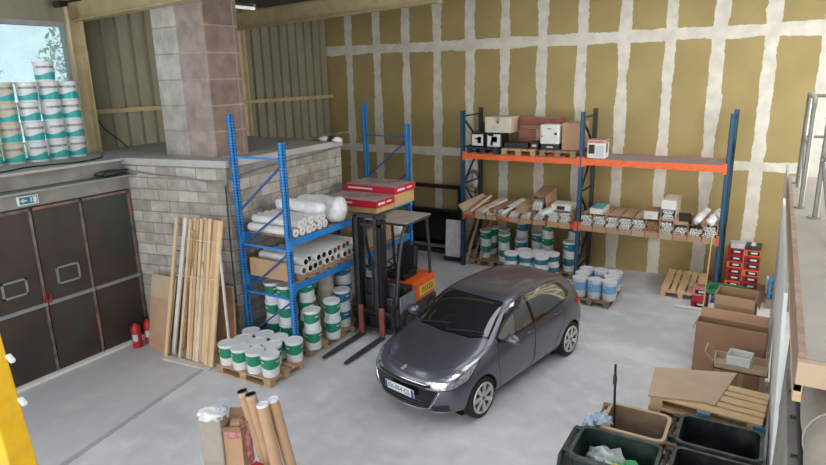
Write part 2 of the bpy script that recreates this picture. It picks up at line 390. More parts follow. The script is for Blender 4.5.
# upper cladding, real trapezoid ribs
def cladding(name, y0, y1, z0, z1, x):
    m = MB(); P = []; y = y0; p = .34
    while y < y1:
        P += [(x, y), (x, y + .22), (x - .07, y + .235), (x - .07, y + .325)]; y += p
    R = [[Vector((a, min(b, y1), z0)) for a, b in P], [Vector((a, min(b, y1), z1)) for a, b in P],
         [Vector((a - .02, min(b, y1), z1)) for a, b in P], [Vector((a - .02, min(b, y1), z0)) for a, b in P]]
    m.rings(R, closed=False); return struct(m.build(name, 'clad'))
cladding('wall_left_cladding', 7.0, 14.8, 3.0, 6.7, -11.6)
struct(MB().bb((-11.78, 10.45, 0), (-11.64, 14.8, 3.05)).build('wall_left_rear', 'block'))
for i, z in enumerate((4.17,)):
    struct(MB().bb((-11.6, 7.0, z - .045), (-11.5, 14.8, z + .045)).build('trim_3', 'cream_bright' if 0 else 'cream_steel'))
# mezzanine block: walls + slab
A, B, C, D = (-9.95, 6.70), (-7.85, 7.07), (-8.0, 10.45), (-11.75, 10.45)
w = MB(); w.prism([A, B, C, D, (-11.75, 6.75)], 0, 3.30); struct(w.build('wall_mezzanine', 'block'))
A2, B2, C2 = (-9.97, 6.66), (-7.81, 7.04), (-7.96, 10.49)
w = MB(); w.prism([A2, B2, C2, (-11.75, 10.49), (-11.75, 6.72)], 3.30, 3.42); struct(w.build('floor_mezzanine', 'slab', bevel=.01))
struct(MB().bb((-9.58, 7.3, 3.42), (-8.28, 8.05, 7.2)).build('wall_pillar', 'pillar'))
# steel frame: post, rafters
def ibeam(name, p0, p1, w_, h_, up, m='cream_steel'):
    mb = MB(); p0, p1 = Vector(p0), Vector(p1); t = (p1 - p0).normalized(); u = Vector(up); u = (u - t * u.dot(t)).normalized()
    for s in (-1, 1):
        mb.bar(p0 + u * s * h_ / 2, p1 + u * s * h_ / 2, w_, .018, up=t.cross(u).cross(t) if 0 else u)
    mb.bar(p0, p1, .014, h_, up=u)
    return struct(mb.build(name, m))
def beam2(name, p0, p1, wx, wy, m):   # generic I section; flanges separated along local y
    mb = MB(); p0, p1 = Vector(p0), Vector(p1); z = (p1 - p0).normalized(); u = Vector((0, 0, 1)) if abs(z.z) < .7 else Vector((0, 1, 0))
    x = u.cross(z).normalized(); y = z.cross(x)
    for s in (-1, 1):
        mb.bar(p0 + y * s * wy / 2, p1 + y * s * wy / 2, wx, .02, up=u)
    mb.bar(p0, p1, .02, wy, up=u)
    return struct(mb.build(name, m))
beam2('trim_4', (-11.42, 6.98, 3.42), (-11.42, 6.98, 6.1), .30, .26, 'cream_bright')
beam2('trim_5', (-11.6, 11.25, 0.0), (-11.6, 11.25, 6.4), .25, .25, 'cream_bright')
beam2('trim_6', (-11.7, 7.1, 6.02), (-5.5, 7.1, 6.30), .22, .38, 'cream_steel')
beam2('trim_7', (-11.7, 11.1, 6.05), (-5.9, 11.1, 6.29), .24, .36, 'cream_steel')
beam2('trim_9', (-5.9, 11.1, 6.29), (-5.0, 11.1, 6.62), .24, .30, 'cream_steel')
beam2('trim_8', (-11.7, 2.9, 6.02), (-5.5, 2.9, 6.30), .22, .38, 'cream_steel')
# roof (monopitch): sheets with unseen openings, added to let sky light into the hall
w = MB()
def roofz(x): return 6.50 + .045 * (x + 11.7)
xb, yb = [-13, -7.6, -5.6, -3.4, -1.8, -.6, 2.4, 5.5], [-3, 1.0, 5.6, 7.2, 13.2, 15]
for i in range(7):
    for k in range(5):
        if (i, k) in ((1, 1), (3, 3), (5, 1), (5, 3)): continue      # openings added for the light
        x0, x1, y0, y1 = xb[i], xb[i + 1], yb[k], yb[k + 1]
        w.box(((x0 + x1) / 2, (y0 + y1) / 2, (roofz(x0) + roofz(x1)) / 2), (x1 - x0 + .01, y1 - y0, .05), (0, -math.atan(.045), 0))
struct(w.build('ceiling', 'roof'))
for i, y in enumerate((8.6, 9.9, 12.4)):
    w = MB(); w.bar((-11.6, y, 6.40), (-7.2, y, 6.6), .08, .14); struct(w.build('trim_%d' % (10 + i), 'wood_dark'))
# wall right of the hall (behind the platform), only reached by reflections
w = MB(); w.bb((5.4, -3, 0), (5.55, 7.3, 7.6)); w.bb((5.4, 11.7, 0), (5.55, 15, 7.6)); w.bb((5.4, 7.3, 0), (5.55, 11.7, 3.1)); w.bb((5.4, 7.3, 5.3), (5.55, 11.7, 7.6)); struct(w.build('wall_right', 'concrete'))
w = MB(); w.bb((5.38, 7.3, 3.1), (5.5, 7.38, 5.3)); w.bb((5.38, 11.62, 3.1), (5.5, 11.7, 5.3)); w.bb((5.38, 7.3, 3.1), (5.5, 11.7, 3.18)); w.bb((5.38, 7.3, 5.22), (5.5, 11.7, 5.3)); w.bb((5.38, 9.46, 3.1), (5.5, 9.54, 5.3)); struct(w.build('added_window', 'grey_paint'))  # unseen window, put in to frame the added area lamp

# window over the gate
fr = MB(); yw0, yw1, zw0, zw1, xw = 1.0, 6.80, 3.42, 5.72, -11.36
fr.bb((xw - .1, yw0, zw1), (xw + .02, yw1, zw1 + .09)); fr.bb((xw - .08, yw1 - .05, zw0), (xw + .02, yw1, zw1)); fr.bb((xw - .08, yw0, zw0), (xw + .02, yw1, zw0 + .04))
fr.bb((xw - .08, 3.6, zw0), (xw, 3.68, zw1))
win = struct(fr.build('window_1', 'grey_paint'))
gm = bpy.data.materials.new('dusty_window_glass'); gm.use_nodes = True
nt = gm.node_tree; nt.nodes.clear(); o_ = nt.nodes.new('ShaderNodeOutputMaterial'); tr = nt.nodes.new('ShaderNodeBsdfTransparent'); tl = nt.nodes.new('ShaderNodeBsdfTranslucent'); mx = nt.nodes.new('ShaderNodeMixShader')
tr.inputs[0].default_value = (.60, .68, .70, 1); tl.inputs[0].default_value = (.40, .47, .49, 1)
no = nt.nodes.new('ShaderNodeTexNoise'); no.inputs['Scale'].default_value = 3; no.inputs['Detail'].default_value = 7
tc = nt.nodes.new('ShaderNodeTexCoord'); nt.links.new(tc.outputs['Object'], no.inputs['Vector'])
rp = nt.nodes.new('ShaderNodeValToRGB'); rp.color_ramp.elements[0].color = (.22,) * 3 + (1,); rp.color_ramp.elements[1].color = (.42,) * 3 + (1,); nt.links.new(no.outputs[0], rp.inputs[0])
nt.links.new(rp.outputs[0], mx.inputs[0]); nt.links.new(tr.outputs[0], mx.inputs[1]); nt.links.new(tl.outputs[0], mx.inputs[2]); nt.links.new(mx.outputs[0], o_.inputs[0])
M['window_glass'] = gm
MB().bb((xw - .05, yw0, zw0), (xw - .04, yw1, zw1)).build('pane', 'window_glass', win)
struct(MB().bb((-11.5, 1.0, 5.81), (-11.36, 6.84, 6.6)).build('wall_left_upper', 'grey_paint' if 0 else 'clad'))
# trees outside the window
def tree(x, y, h, seed, label):
    rnd = random.Random(seed); root = thing('tree', label, 'tree', (x, y, 0), 0, 'trees outside the window'); root.scale = (1.05, 1.05, 1.12)
    t = MB(); t.tube([(0, 0, -1), (.1, 0, h * .4), (0, .1, h * .75)], .16, 8, .05); 
    for k in range(5):
        a = rnd.uniform(0, 6.28); t.tube([(0, 0, h * .35 + k * .3), (math.cos(a) * .9, math.sin(a) * .9, h * .5 + k * .4)], .05, 6, .015)
    t.build('trunk', 'wood_dark', root)
    m = MB()
    for k in range(2600):
        a = rnd.uniform(0, 6.28); z = rnd.uniform(.25, 1.0); r = 1.9 * math.sqrt(max(0, 1 - ((z - .6) / .45) ** 2)) * rnd.random() ** .4
        p = Vector((r * math.cos(a), r * math.sin(a), z * h)); s_ = rnd.uniform(.05, .13)
        d1 = Vector((rnd.uniform(-1, 1), rnd.uniform(-1, 1), rnd.uniform(-1, 1))).normalized(); d2 = d1.cross(Vector((rnd.uniform(-1, 1), rnd.uniform(-1, 1), 1))).normalized()
        m.quad(p - d1 * s_, p + d2 * s_ * .5, p + d1 * s_, p - d2 * s_ * .5)
    m.build('crown', 'leaf', root)
for i, (x, y, h) in enumerate([(-19.5, 3.4, 6.3), (-20.5, 8.0, 6.6), (-19.5, 12.6, 5.9), (-26, 5.6, 8.2), (-19.5, -1.2, 6.4), (-27, 11.0, 8.4)]):
    tree(x, y, h, i + 3, 'leafy green tree outside the dusty window')
struct(MB().bb((-60, -30, -1.2), (-13, 50, -1.0)).build('ground', 'leaf'))

# ---- gate: three brown steel leaves with top light panels
def gate_leaf(n, y0, y1, win_z):
    o = struct(MB().bb((-10.02, y0 + .012, .03), (-9.96, y1 - .012, 2.85)).build('door_%d' % n, 'door'))
    MB().bb((-9.96, y0 + .012, 1.21), (-9.93, y1 - .012, 1.27)).build('cross_bar', 'grey_metal', o)
    e = MB(); e.bb((-9.96, y1 - .055, .05), (-9.935, y1 - .015, 2.83)); e.bb((-9.96, y0 + .02, 2.80), (-9.935, y1 - .02, 2.84)); e.build('edge_strip', 'door_edge', o)
    if win_z:
        a, b, c_, d_ = win_z; f = MB()
        for q in ((a, a + .03, c_, d_), (b - .03, b, c_, d_), (a, b, c_, c_ + .03), (a, b, d_ - .03, d_)): f.bb((-9.96, q[0], q[2]), (-9.93, q[1], q[3]))
        fo = f.build('hatch_frame', 'grey_metal', o)
        MB().bb((-9.958, a + .03, c_ + .03), (-9.945, b - .03, d_ - .03)).build('hatch', 'door', o)
    MB().bb((-9.97, y0 + .0, 0.0), (-9.86, y1 - .0, .05)).build('leak_light_strip', 'white_matte', o)  # white strip stands in for daylight leaking under the leaf
    return o
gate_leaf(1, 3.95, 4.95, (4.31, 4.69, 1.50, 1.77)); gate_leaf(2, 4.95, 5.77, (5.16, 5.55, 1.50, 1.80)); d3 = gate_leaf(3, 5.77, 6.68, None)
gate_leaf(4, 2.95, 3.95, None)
l = MB(); l.bb((-9.925, 4.91, 1.27), (-9.91, 4.93, 1.46)); l.bb((-9.925, 4.98, 1.25), (-9.91, 5.0, 1.38)); l.cyl((-9.91, 4.89, 1.30), (-9.91, 5.02, 1.30), .012)
tag(l.build('gate_bolt', 'red'), 'small red bolt where the first and second gate leaves meet', 'bolt')
# exit sign
s = thing('exit_sign', 'small green and white emergency exit pictogram sign above the brown gate', 'sign', (-9.955, 4.93, 2.975))
MB().box((0, 0, 0), (.05, .32, .15)).build('housing', 'white_plastic', s, bevel=.012)
f = MB().box((.028, 0, 0), (.004, .27, .11)).build('face', mat('sign_green', (.0, .22, .27), .4), s)
g = MB(); g.box((.032, -.06, 0), (.004, .07, .018)); g.prism([(-.03, -.03), (.03, -.03), (0, .03)], -.002, .002, frame_mtx((.032, -.10, 0), (0, 0, 1), (0, -1, 0)))
g.build('arrow', 'white_plastic', s)
g = MB(); g.box((.032, .03, 0), (.004, .006, .085)); g.box((.032, .075, 0), (.004, .006, .085)); g.box((.032, .052, .04), (.004, .05, .006)); g.box((.032, .10, .0), (.004, .045, .09))
g.box((.033, .045, -.005), (.004, .014, .045)); g.box((.033, .045, .028), (.004, .014, .014)); g.build('doorway_pictogram', 'white_plastic', s)
# cables
def cable(pts, r, label, m='black', cat='cable'):
    P = []; pts = [Vector(p) for p in pts]
    for i in range(len(pts) - 1):
        a, b, c_, d_ = pts[max(i - 1, 0)], pts[i], pts[i + 1], pts[min(i + 2, len(pts) - 1)]
        for k in range(5):
            t = k / 5; P.append(.5 * ((2 * b) + (-a + c_) * t + (2 * a - 5 * b + 4 * c_ - d_) * t * t + (-a + 3 * b - 3 * c_ + d_) * t ** 3))
    P.append(pts[-1]); return tag(MB().tube(P, r, 6).build('cable', m, smooth=True), label, cat)
cable([(-10.2, 3.5, 3.43), (-10.12, 4.7, 3.435), (-10.3, 5.2, 3.435), (-10.1, 6.0, 3.435), (-10.35, 6.5, 3.435), (-10.9, 6.85, 3.435)], .012, 'thin dark cable lying along the ledge below the window')
cable([(-9.85, 6.66, 3.2), (-9.3, 6.76, 3.14), (-8.6, 6.87, 3.11), (-8.1, 6.96, 3.04), (-7.83, 7.02, 3.08), (-7.8, 7.3, 3.12), (-7.84, 8.2, 3.2), (-7.92, 10.3, 3.28)], .012, 'grey cable sagging along the concrete block wall below the slab', 'grey_metal')
cable([(-11.5, 7.16, 5.6), (-11.5, 7.17, 4.4), (-11.45, 7.3, 3.9), (-11.42, 7.6, 3.6), (-11.3, 7.7, 3.43)], .014, 'black cable hanging down the cladding beside the yellow post')
cable([(-7.86, 7.05, 3.0), (-7.86, 7.03, 2.0), (-7.86, 7.03, .9)], .012, 'thin cable running down the corner of the block wall', 'dark_metal')
for k, y in enumerate((5.3, 6.55)):
    pass
j = crumple('rag', 'dark_metal', (-9.9, 6.35, 3.20), (.10, .3, .05), 5); tag(j, 'dark crumpled rag on the steel ledge at the block wall corner', 'rag')
# junk heap at the far end of the slab
for k, (px, py, mm, nm, lb, r) in enumerate([(318, 134, 'wood_dark', 'wood_scrap', 'brown wood scrap at the left end of the rubble on the slab', (.16, .10, .05)), (325, 133, 'white_matte', 'plaster_scrap', 'white plaster scrap in the middle of the rubble on the slab', (.14, .12, .07)),
        (332, 133, 'dark_metal', 'metal_scrap', 'dark metal scrap near the right end of the rubble on the slab', (.13, .09, .08)), (337, 135, 'white_matte', 'plaster_scrap', 'white plaster scrap at the right end of the rubble on the slab', (.10, .12, .06))]):
    p = at(px, py, z=3.5); p.y = min(p.y, 10.3); p = at(px, py + 1, y=10.2); tag(crumple(nm, mm, (p.x, 10.2, 3.46), r, k + 2, sub=2), lb, 'scrap')
p = at(331, 129, y=10.3); sm = MB(); sm.bar((p.x - .45, 10.25, 3.47), (p.x + .45, 10.3, 3.62), .08, .02); tag(sm.build('broken_batten', 'wood_dark'), 'broken dark batten lying on the rubble at the far slab end', 'batten')
# ceiling tube lamp, floodlight
p = at(242, 5, y=9.4); t = thing('tube_lamp', 'white fluorescent tube lamp hung under the dark roof', 'lamp', p, math.radians(0))
em = bpy.data.materials.new('lamp_tube_glow'); em.use_nodes = True; b_ = em.node_tree.nodes['Principled BSDF']; b_.inputs['Base Color'].default_value = (.8, .8, .78, 1); b_.inputs['Emission Color'].default_value = (1, .97, .9, 1); b_.inputs['Emission Strength'].default_value = .35; M['glow'] = em
MB().cyl((-.32, 0, 0), (.32, .0, -.09), .03, 12).build('tube', 'glow', t, True)
MB().bar((-.34, 0, .06), (.34, 0, -.03), .07, .05).build('housing', 'grey_metal', t)
for k, x_ in enumerate((-.25, .25)): MB().cyl((x_, 0, .05 - .13 * (x_ + .34) * .5), (x_, 0, roofz(p.x) - p.z), .006, 6).build('hanger', 'grey_metal', t)
p = at(60, 4, y=6.7); t = thing('floodlight', 'small black floodlight on an arm at the top of the yellow post', 'lamp', p)
MB().box((0, 0, 0), (.12, .22, .10), (.2, 0, .3)).build('head', 'black', t, bevel=.01); MB().cyl((0, .05, .03), (.1, .35, .1), .02).build('arm', 'black', t)

# ---- platform on the right, with its railing
w = MB(); w.bb((.27, 3.45, 3.18), (5.4, 9.6, 3.3)); struct(w.build('floor_platform', 'beige_floor'))
struct(MB().bb((.235, 3.45, 3.1), (.27, 9.6, 3.315)).build('trim_20', 'rust_edge'))
w = MB(); w.bb((.236, 3.40, 3.16), (5.4, 3.45, 3.285)); struct(w.build('trim_21', 'card_pale'))
w = MB(); w.bb((.236, 3.45, 3.04), (.275, 9.6, 3.19)); struct(w.build('trim_22', 'wood_light'))
for k, (x_, y_) in enumerate(((.6, 9.3), (.6, 3.8), (4, 9.3), (4, 3.8))):
    beam2('trim_%d' % (30 + k), (x_, y_, 0), (x_, y_, 3.05), .18, .18, 'grey_metal')

# railing: galvanised tube on the platform edge
def arch(p0, p1, h, r=.07):
    p0, p1 = Vector(p0), Vector(p1); u = (p1 - p0); L_ = u.length; u.normalize(); P = [p0, p0 + Vector((0, 0, h - .18))]
    for k in range(1, 6):
        a = PI / 2 * k / 6; P.append(p0 + u * .18 * (1 - math.cos(a)) + Vector((0, 0, h - .18 + .18 * math.sin(a))))
    P.append(p0 + u * .18 + Vector((0, 0, h))); P.append(p1 - u * .18 + Vector((0, 0, h)))
    for k in range(1, 6):
        a = PI / 2 * k / 6; P.append(p1 - u * .18 + u * .18 * math.sin(a) + Vector((0, 0, h - .18 + .18 * math.cos(a))))
    P += [p1 + Vector((0, 0, h - .18)), p1]
    return P
t = thing('railing', 'grey galvanised tube railing standing on the far end of the concrete platform', 'railing', (.33, 7.4, 3.3))
MB().tube(arch((0, 1.6, 0), (0, 0, 0), 1.12), .024, 10).build('loop', 'rail', t, True)
for q in (1.3,): MB().cyl((.0, q, 0), (.0, q, 1.1), .022, 10).build('post', 'rail', t, True)
MB().cyl((0, 1.6, .62), (0, 0, .62), .018, 8).build('mid_rail', 'rail', t, True)
MB().cyl((0, 1.3, .62), (0, .1, .15), .014, 8).build('brace', 'rail', t, True)
MB().cyl((0, 1.3, 1.1), (4, 1.6, 1.1), .022, 8).build('top_rail', 'rail', t, True)
MB().cyl((0, 1.3, .62), (4, 1.6, .62), .018, 8).build('mid_rail', 'rail', t, True)
for q in (0, 1.6): MB().cyl((0, q, 0), (0, q, .012), .06, 14).build('foot_plate', 'rail', t)
t = thing('railing', 'nearer grey tube railing bay with a round foot plate beside the gate gap', 'railing', (.44, 6.95, 3.3))
MB().tube(arch((0, 0, 0), (.1, -1.9, 0), 1.1), .026, 10).build('loop', 'rail', t, True)
MB().cyl((0, -.05, .6), (.1, -1.85, .6), .018, 8).build('mid_rail', 'rail', t, True)
MB().cyl((.0, -.0, .55), (.06, -1.2, .05), .018, 8).build('brace', 'rail', t, True)
for q in ((0, 0), (.1, -1.9)): MB().cyl((q[0], q[1], 0), (q[0], q[1], .012), .075, 16).build('foot_plate', 'rail', t)

# ================================================================ PALLETS, PAILS
def make_pallet(wood='wood', L_=1.2, W_=.8, fine=True):
    r = bpy.data.objects.new('pallet', None); COL.objects.link(r); r.empty_display_size = .1
    ny = 5; 
    for i in range(ny):
        wd = .145 if i in (0, 2, 4) else .10; y = -W_ / 2 + .0725 + i * (W_ - .145) / 4
        MB().box((0, y, .133), (L_, wd, .022)).build('top_board', M[wood], r)
    for x in (-L_ / 2 + .0725, 0, L_ / 2 - .0725): MB().box((x, 0, .111), (.145, W_, .022)).build('stringer_board', M[wood], r)
    for x in (-L_ / 2 + .0725, 0, L_ / 2 - .0725):
        for y in (-W_ / 2 + .05, 0, W_ / 2 - .05): MB().box((x, y, .061), (.145, .10, .078)).build('block', M[wood], r)
    for y in (-W_ / 2 + .05, 0, W_ / 2 - .05): MB().box((0, y, .011), (L_, .10, .022)).build('bottom_board', M[wood], r)
    return r
PAL = {k: make_pallet(k) for k in ('wood', 'wood_dark', 'wood_light', 'navy_plastic')}
PUSED = set()
def pallet(loc, rz, label, wood='wood', rot=None, group=None, cat='pallet'):
    src = PAL[wood]; rot = rot or (0, 0, rz)
    if wood in PUSED: o = dup(src, loc, rot)
    else:
        PUSED.add(wood); o = src; o.location = loc; o.rotation_euler = rot
    return tag(o, label, cat, group)

def make_pail(kind):
    r, h, band, wave, lid = {'green': (.150, .36, 'green_label', 1, 'white_plastic'), 'teal': (.166, .335, 'teal_label', 1, 'white_plastic'), 'cream': (.166, .335, 'teal_label', 1, 'cream'), 'blue': (.15, .40, 'blue_label', 0, 'white_plastic'),
        'dkteal': (.16, .36, 'dkteal_label', 1, 'white_plastic'), 'plain': (.16, .30, 'cream', 0, 'cream'), 'beige': (.17, .36, 'wrap_beige', 0, 'wrap_beige'), 'white': (.17, .26, 'dkteal_label', 1, 'white_sheet')}[kind]
    o = bpy.data.objects.new('pail', None); COL.objects.link(o); o.empty_display_size = .1
    MB().lathe([(r * .88, 0), (r * .90, .01), (r * .97, h * .80), (r * .985, h * .955)], 28).build('body', M[{'beige': 'wrap_beige', 'cream': 'cream'}.get(kind, 'white_plastic')], o, True)
    b = MB(); n = 28; R0 = []; R1 = []
    for i in range(n):
        a = 2 * PI * i / n; z0 = h * (.43 + (.055 * math.sin(a * 2 + .6) if wave else 0)); z1 = h * .86
        if kind in ('teal', 'cream'): z0, z1 = h * .10, h * (.40 + .08 * math.sin(a * 2 + .6))
        if kind in ('blue',): z0, z1 = h * .38, h * .80
        if kind == 'white': z0, z1 = h * .35, h * .8
        f = lambda z: r * (.90 + .07 * z / (h * .8)) + .0025
        R0.append(Vector((f(z0) * math.cos(a), f(z0) * math.sin(a), z0))); R1.append(Vector((f(z1) * math.cos(a), f(z1) * math.sin(a), z1)))
    b.rings([R0, R1]); lb = b.build('label', M[band], o, True)
    if kind in ('teal', 'cream'):
        g = MB(); P0 = []; P1 = []
        for k in range(12):
            a = -1.2 + 1.9 * k / 11; rr = r * .965 + .004; P0.append(Vector((rr * math.cos(a), rr * math.sin(a), h * .66))); P1.append(Vector((rr * math.cos(a), rr * math.sin(a), h * .78)))
        g.rings([P0, P1], closed=False).build('brand_strip', M['grey_metal'], lb, True)
    if kind in ('green', 'blue', 'dkteal'):
        g = MB()
        for a0 in (0, 2.1, 4.2):
            for (da0, da1, z0, z1) in ((-.35, .25, .68, .735), (-.2, .1, .15, .20)):
                P0 = []; P1 = []
                for k in range(6):
                    a = a0 + da0 + (da1 - da0) * k / 5; rr = r * (.90 + .07 * z0 / .8) + .005
                    P0.append(Vector((rr * math.cos(a), rr * math.sin(a), z0 * h))); P1.append(Vector((rr * math.cos(a), rr * math.sin(a), z1 * h)))
                g.rings([P0, P1], closed=False)
        g.build('printed_lines', M['white_plastic'], lb, True)
    MB().lathe([(r * 1.045, h * .93), (r * 1.05, h * .985), (r * 1.03, h), (r * .97, h), (r * .95, h * .985), (0.001, h * .982)], 28, cap1=False).build('lid', M[lid], o, True)
    P = [(r * 1.03 * math.cos(a), r * 1.03 * math.sin(a), h * .80 - r * .75 * math.sin(a)) for a in [PI * k / 10 for k in range(11)]]
    MB().tube(P, .0035, 5).build('handle', M['grey_metal' if kind != 'teal' else 'white_plastic'], o, True)
    return o
PAIL = {}
def pail(kind, loc, label, group=None, rz=None, tilt=None, cat='pail', s=None):
    if kind in PAIL: o = dup(PAIL[kind])
    else: PAIL[kind] = o = make_pail(kind)
    for k in ('label', 'category', 'group'):
        if k in o.keys() and kind in PAIL and o is not PAIL[kind]: del o[k]
    o.location = loc; o.rotation_euler = tilt or (0, 0, random.uniform(-.4, .4) if rz is None else rz); o.scale = s or (1, 1, 1)
    return tag(o, label, cat, group)

# --- pails on the window ledge
cols = [('first column from post', 4), ('second column from post', 5), ('third column from post', 4), ('fourth column from post', 4), ('fifth column from post', 4)]
for ci, (cn, n) in enumerate(cols):
    y = 6.50 - ci * .357
    for k in range(n):
        tn = 'bottom' if k == 0 else ('top' if k == n - 1 else '%s from bottom' % ordn(k))
        pail('teal' if ci < 3 else 'cream', (-11.05 + random.uniform(-.01, .01) - (.06 if ci > 2 else 0), y + random.uniform(-.012, .012), 3.42 + k * .337), 'teal-labelled pail on the window ledge, %s, %s one' % (cn, tn), 'teal labelled pails on the window ledge', rz=random.uniform(-.3, .3))

# --- front pallet of green pails
pallet((-6.98, 6.62, 0), .0, 'wooden pallet on open floor carrying a single layer of green-banded pails')
rows = [('front row', [(-7.44, 6.37), (-7.13, 6.355), (-6.82, 6.37), (-6.52, 6.40)]), ('middle row', [(-7.36, 6.64), (-7.05, 6.66), (-6.735, 6.69)]), ('back row', [(-7.46, 6.93), (-7.15, 6.945), (-6.84, 6.965), (-6.53, 6.98)])]
for rn, L_ in rows:
    for k, (x, y) in enumerate(L_):
        pail('green', (x, y, .144), 'green-banded white pail on the front pallet, %s, %s from the left' % (rn, ordn(k)), 'green-banded pails on the front pallet')

# --- pallets + stacks beneath the blue rack
for k, y in enumerate((7.78, 8.66, 9.54)):
    pallet((-7.11, y, 0), 0, 'wooden pallet under the blue rack, %s from the front frame' % ordn(k), 'wood')
stk = [('green', -6.55, 7.50, 2, 'stack beside the front upright'), ('green', -6.52, 8.02, 2, 'second stack along the open side'),
       ('dkteal', -6.70, 8.56, 2, 'stack nearest the forklift mast'), ('green', -6.98, 7.90, 3, 'stack behind the near corner stack'), ('beige', -7.0, 8.46, 3, 'stack in the middle'),
       ('green', -7.46, 7.53, 3, 'left stack against the block wall'), ('green', -7.12, 7.50, 3, 'second stack from the block wall'), ('green', -6.83, 7.53, 3, 'stack just behind the front upright'),
       ('dkteal', -6.98, 8.98, 3, 'tall stack behind the forklift mast'), ('green', -7.45, 7.95, 3, 'rear stack in the second row'), ('green', -7.4, 8.6, 3, 'rear stack in the third row'), ('green', -6.75, 9.6, 2, 'stack on the farthest pallet')]
cl = {'green': 'green-banded pail', 'dkteal': 'dark teal labelled pail', 'beige': 'beige film-wrapped pail'}
stk = [q for q in stk if q[4] != 'stack just behind the front upright']
for kind, x, y, n, nm in stk:
    for k in range(n):
        lv = ('bottom', 'top')[k] if n == 2 else ('bottom', 'middle', 'top')[k]
        pail(kind, (x, y, .144 + k * .358), '%s under blue rack, %s, %s one' % (cl[kind], nm, lv), 'pails stacked under the blue rack')

# ================================================================ BLUE RACK
SLOT = {}
def slot_mat(base):
    """perforated upright: rows of dark keyholes every 5 cm, in the object's own coordinates"""
    if base in SLOT: return SLOT[base]
    m = M[base].copy(); m.name = base + '_perforated'; nt = m.node_tree; L = nt.links; b = nt.nodes['Principled BSDF']
    tc = nt.nodes.new('ShaderNodeTexCoord'); sp = nt.nodes.new('ShaderNodeSeparateXYZ'); L.new(tc.outputs['Object'], sp.inputs[0])
    near = lambda v, c_, w_: node_math(nt, 'LESS_THAN', node_math(nt, 'ABSOLUTE', node_math(nt, 'SUBTRACT', node_math(nt, 'ABSOLUTE', v), c_)), w_)
    zz = node_math(nt, 'LESS_THAN', node_math(nt, 'FRACT', node_math(nt, 'MULTIPLY', sp.outputs[2], 20.0)), .48)
    ge = nt.nodes.new('ShaderNodeNewGeometry'); 
    f = node_math(nt, 'MULTIPLY', near(sp.outputs[0], .026, .010), node_math(nt, 'GREATER_THAN', node_math(nt, 'ABSOLUTE', sp.outputs[1]), .030))
    g = node_math(nt, 'MULTIPLY', near(sp.outputs[1], .014, .009), node_math(nt, 'GREATER_THAN', node_math(nt, 'ABSOLUTE', sp.outputs[0]), .043))
    k = node_math(nt, 'MULTIPLY', node_math(nt, 'MAXIMUM', f, g), zz)
    old = b.inputs['Base Color'].links[0].from_socket; mx = nt.nodes.new('ShaderNodeMixRGB'); L.new(k, mx.inputs[0]); L.new(old, mx.inputs[1]); mx.inputs[2].default_value = (.015, .015, .02, 1)
    if base in ('navy', 'black_green'): mx.inputs[2].default_value = (.16, .15, .10, 1) if base == 'black_green' else (.03, .06, .08, 1)
    L.new(mx.outputs[0], b.inputs['Base Color']); SLOT[base] = m; return m
def upright(p, h, parent, m, d=.07, w_=.10):
    mb = MB()
    mb.bb((-w_ / 2, -d / 2, 0), (w_ / 2, -d / 2 + .008, h)); mb.bb((-w_ / 2, -d / 2, 0), (-w_ / 2 + .008, d / 2, h)); mb.bb((w_ / 2 - .008, -d / 2, 0), (w_ / 2, d / 2, h))
    mb.bb((-w_ / 2, d / 2 - .008, 0), (-w_ / 2 + .03, d / 2, h)); mb.bb((w_ / 2 - .03, d / 2 - .008, 0), (w_ / 2, d / 2, h))
    o = mb.build('upright', slot_mat(m), parent, loc=(p[0], p[1], 0))
    MB().bb((-w_ * .65, -d * .8, 0), (w_ * .65, d * .8, .008)).build('foot_plate', m, o)
    return o
FX, RX, FY, BY = -6.65, -7.73, 7.17, 11.02
rk = thing('pallet_rack', 'bright blue steel pallet rack loaded with fabric rolls beside the block wall', 'rack', (FX, FY, 0))
def L0(p): return Vector(p) - Vector((FX, FY, 0))
for y in (FY, BY):
    o = upright((0, y - FY), 3.75, rk, 'steel_blue'); o = upright((RX - FX, y - FY), 4.17, rk, 'steel_blue')
    for z in (.25, 1.12, 1.98, 3.48) if y == FY else (.25, 1.12, 1.98, 2.4, 3.48):
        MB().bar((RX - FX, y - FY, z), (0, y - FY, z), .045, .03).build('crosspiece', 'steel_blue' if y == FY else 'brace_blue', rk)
    zz = [.3, 1.1, 1.95, 2.65, 3.4]
    for k, (a, b) in enumerate(((.3, 1.1), (1.1, 1.95), (1.95, 2.70), (2.55, 3.42))):
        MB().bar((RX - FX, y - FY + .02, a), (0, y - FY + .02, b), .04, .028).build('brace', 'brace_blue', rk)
for x, nm in ((0, 'front'), (RX - FX, 'rear')):
    for z in (1.32, 2.10):
        mb = MB(); mb.bb((x - .02, .05, z - .055), (x + .03, BY - FY - .05, z + .055)); mb.bb((x + .028, .05, z - .055), (x + .032, BY - FY - .05, z - .035)); mb.bb((x + .028, .05, z + .035), (x + .032, BY - FY - .05, z + .055))
        for y in (.0, BY - FY): mb.bb((x + .045, y - .05 if y else y - .045, z - .10), (x + .056, y + .05, z + .10))
        mb.build('beam', 'steel_blue', rk)
for z in (1.375, 2.155):
    mb = MB()
    for k in range(12): mb.bb((RX - FX, .12 + k * .31, z), (.0, .12 + k * .31 + .22, z + .018))
    mb.build('deck', 'wood_dark' if z > 2 else 'wood', rk)

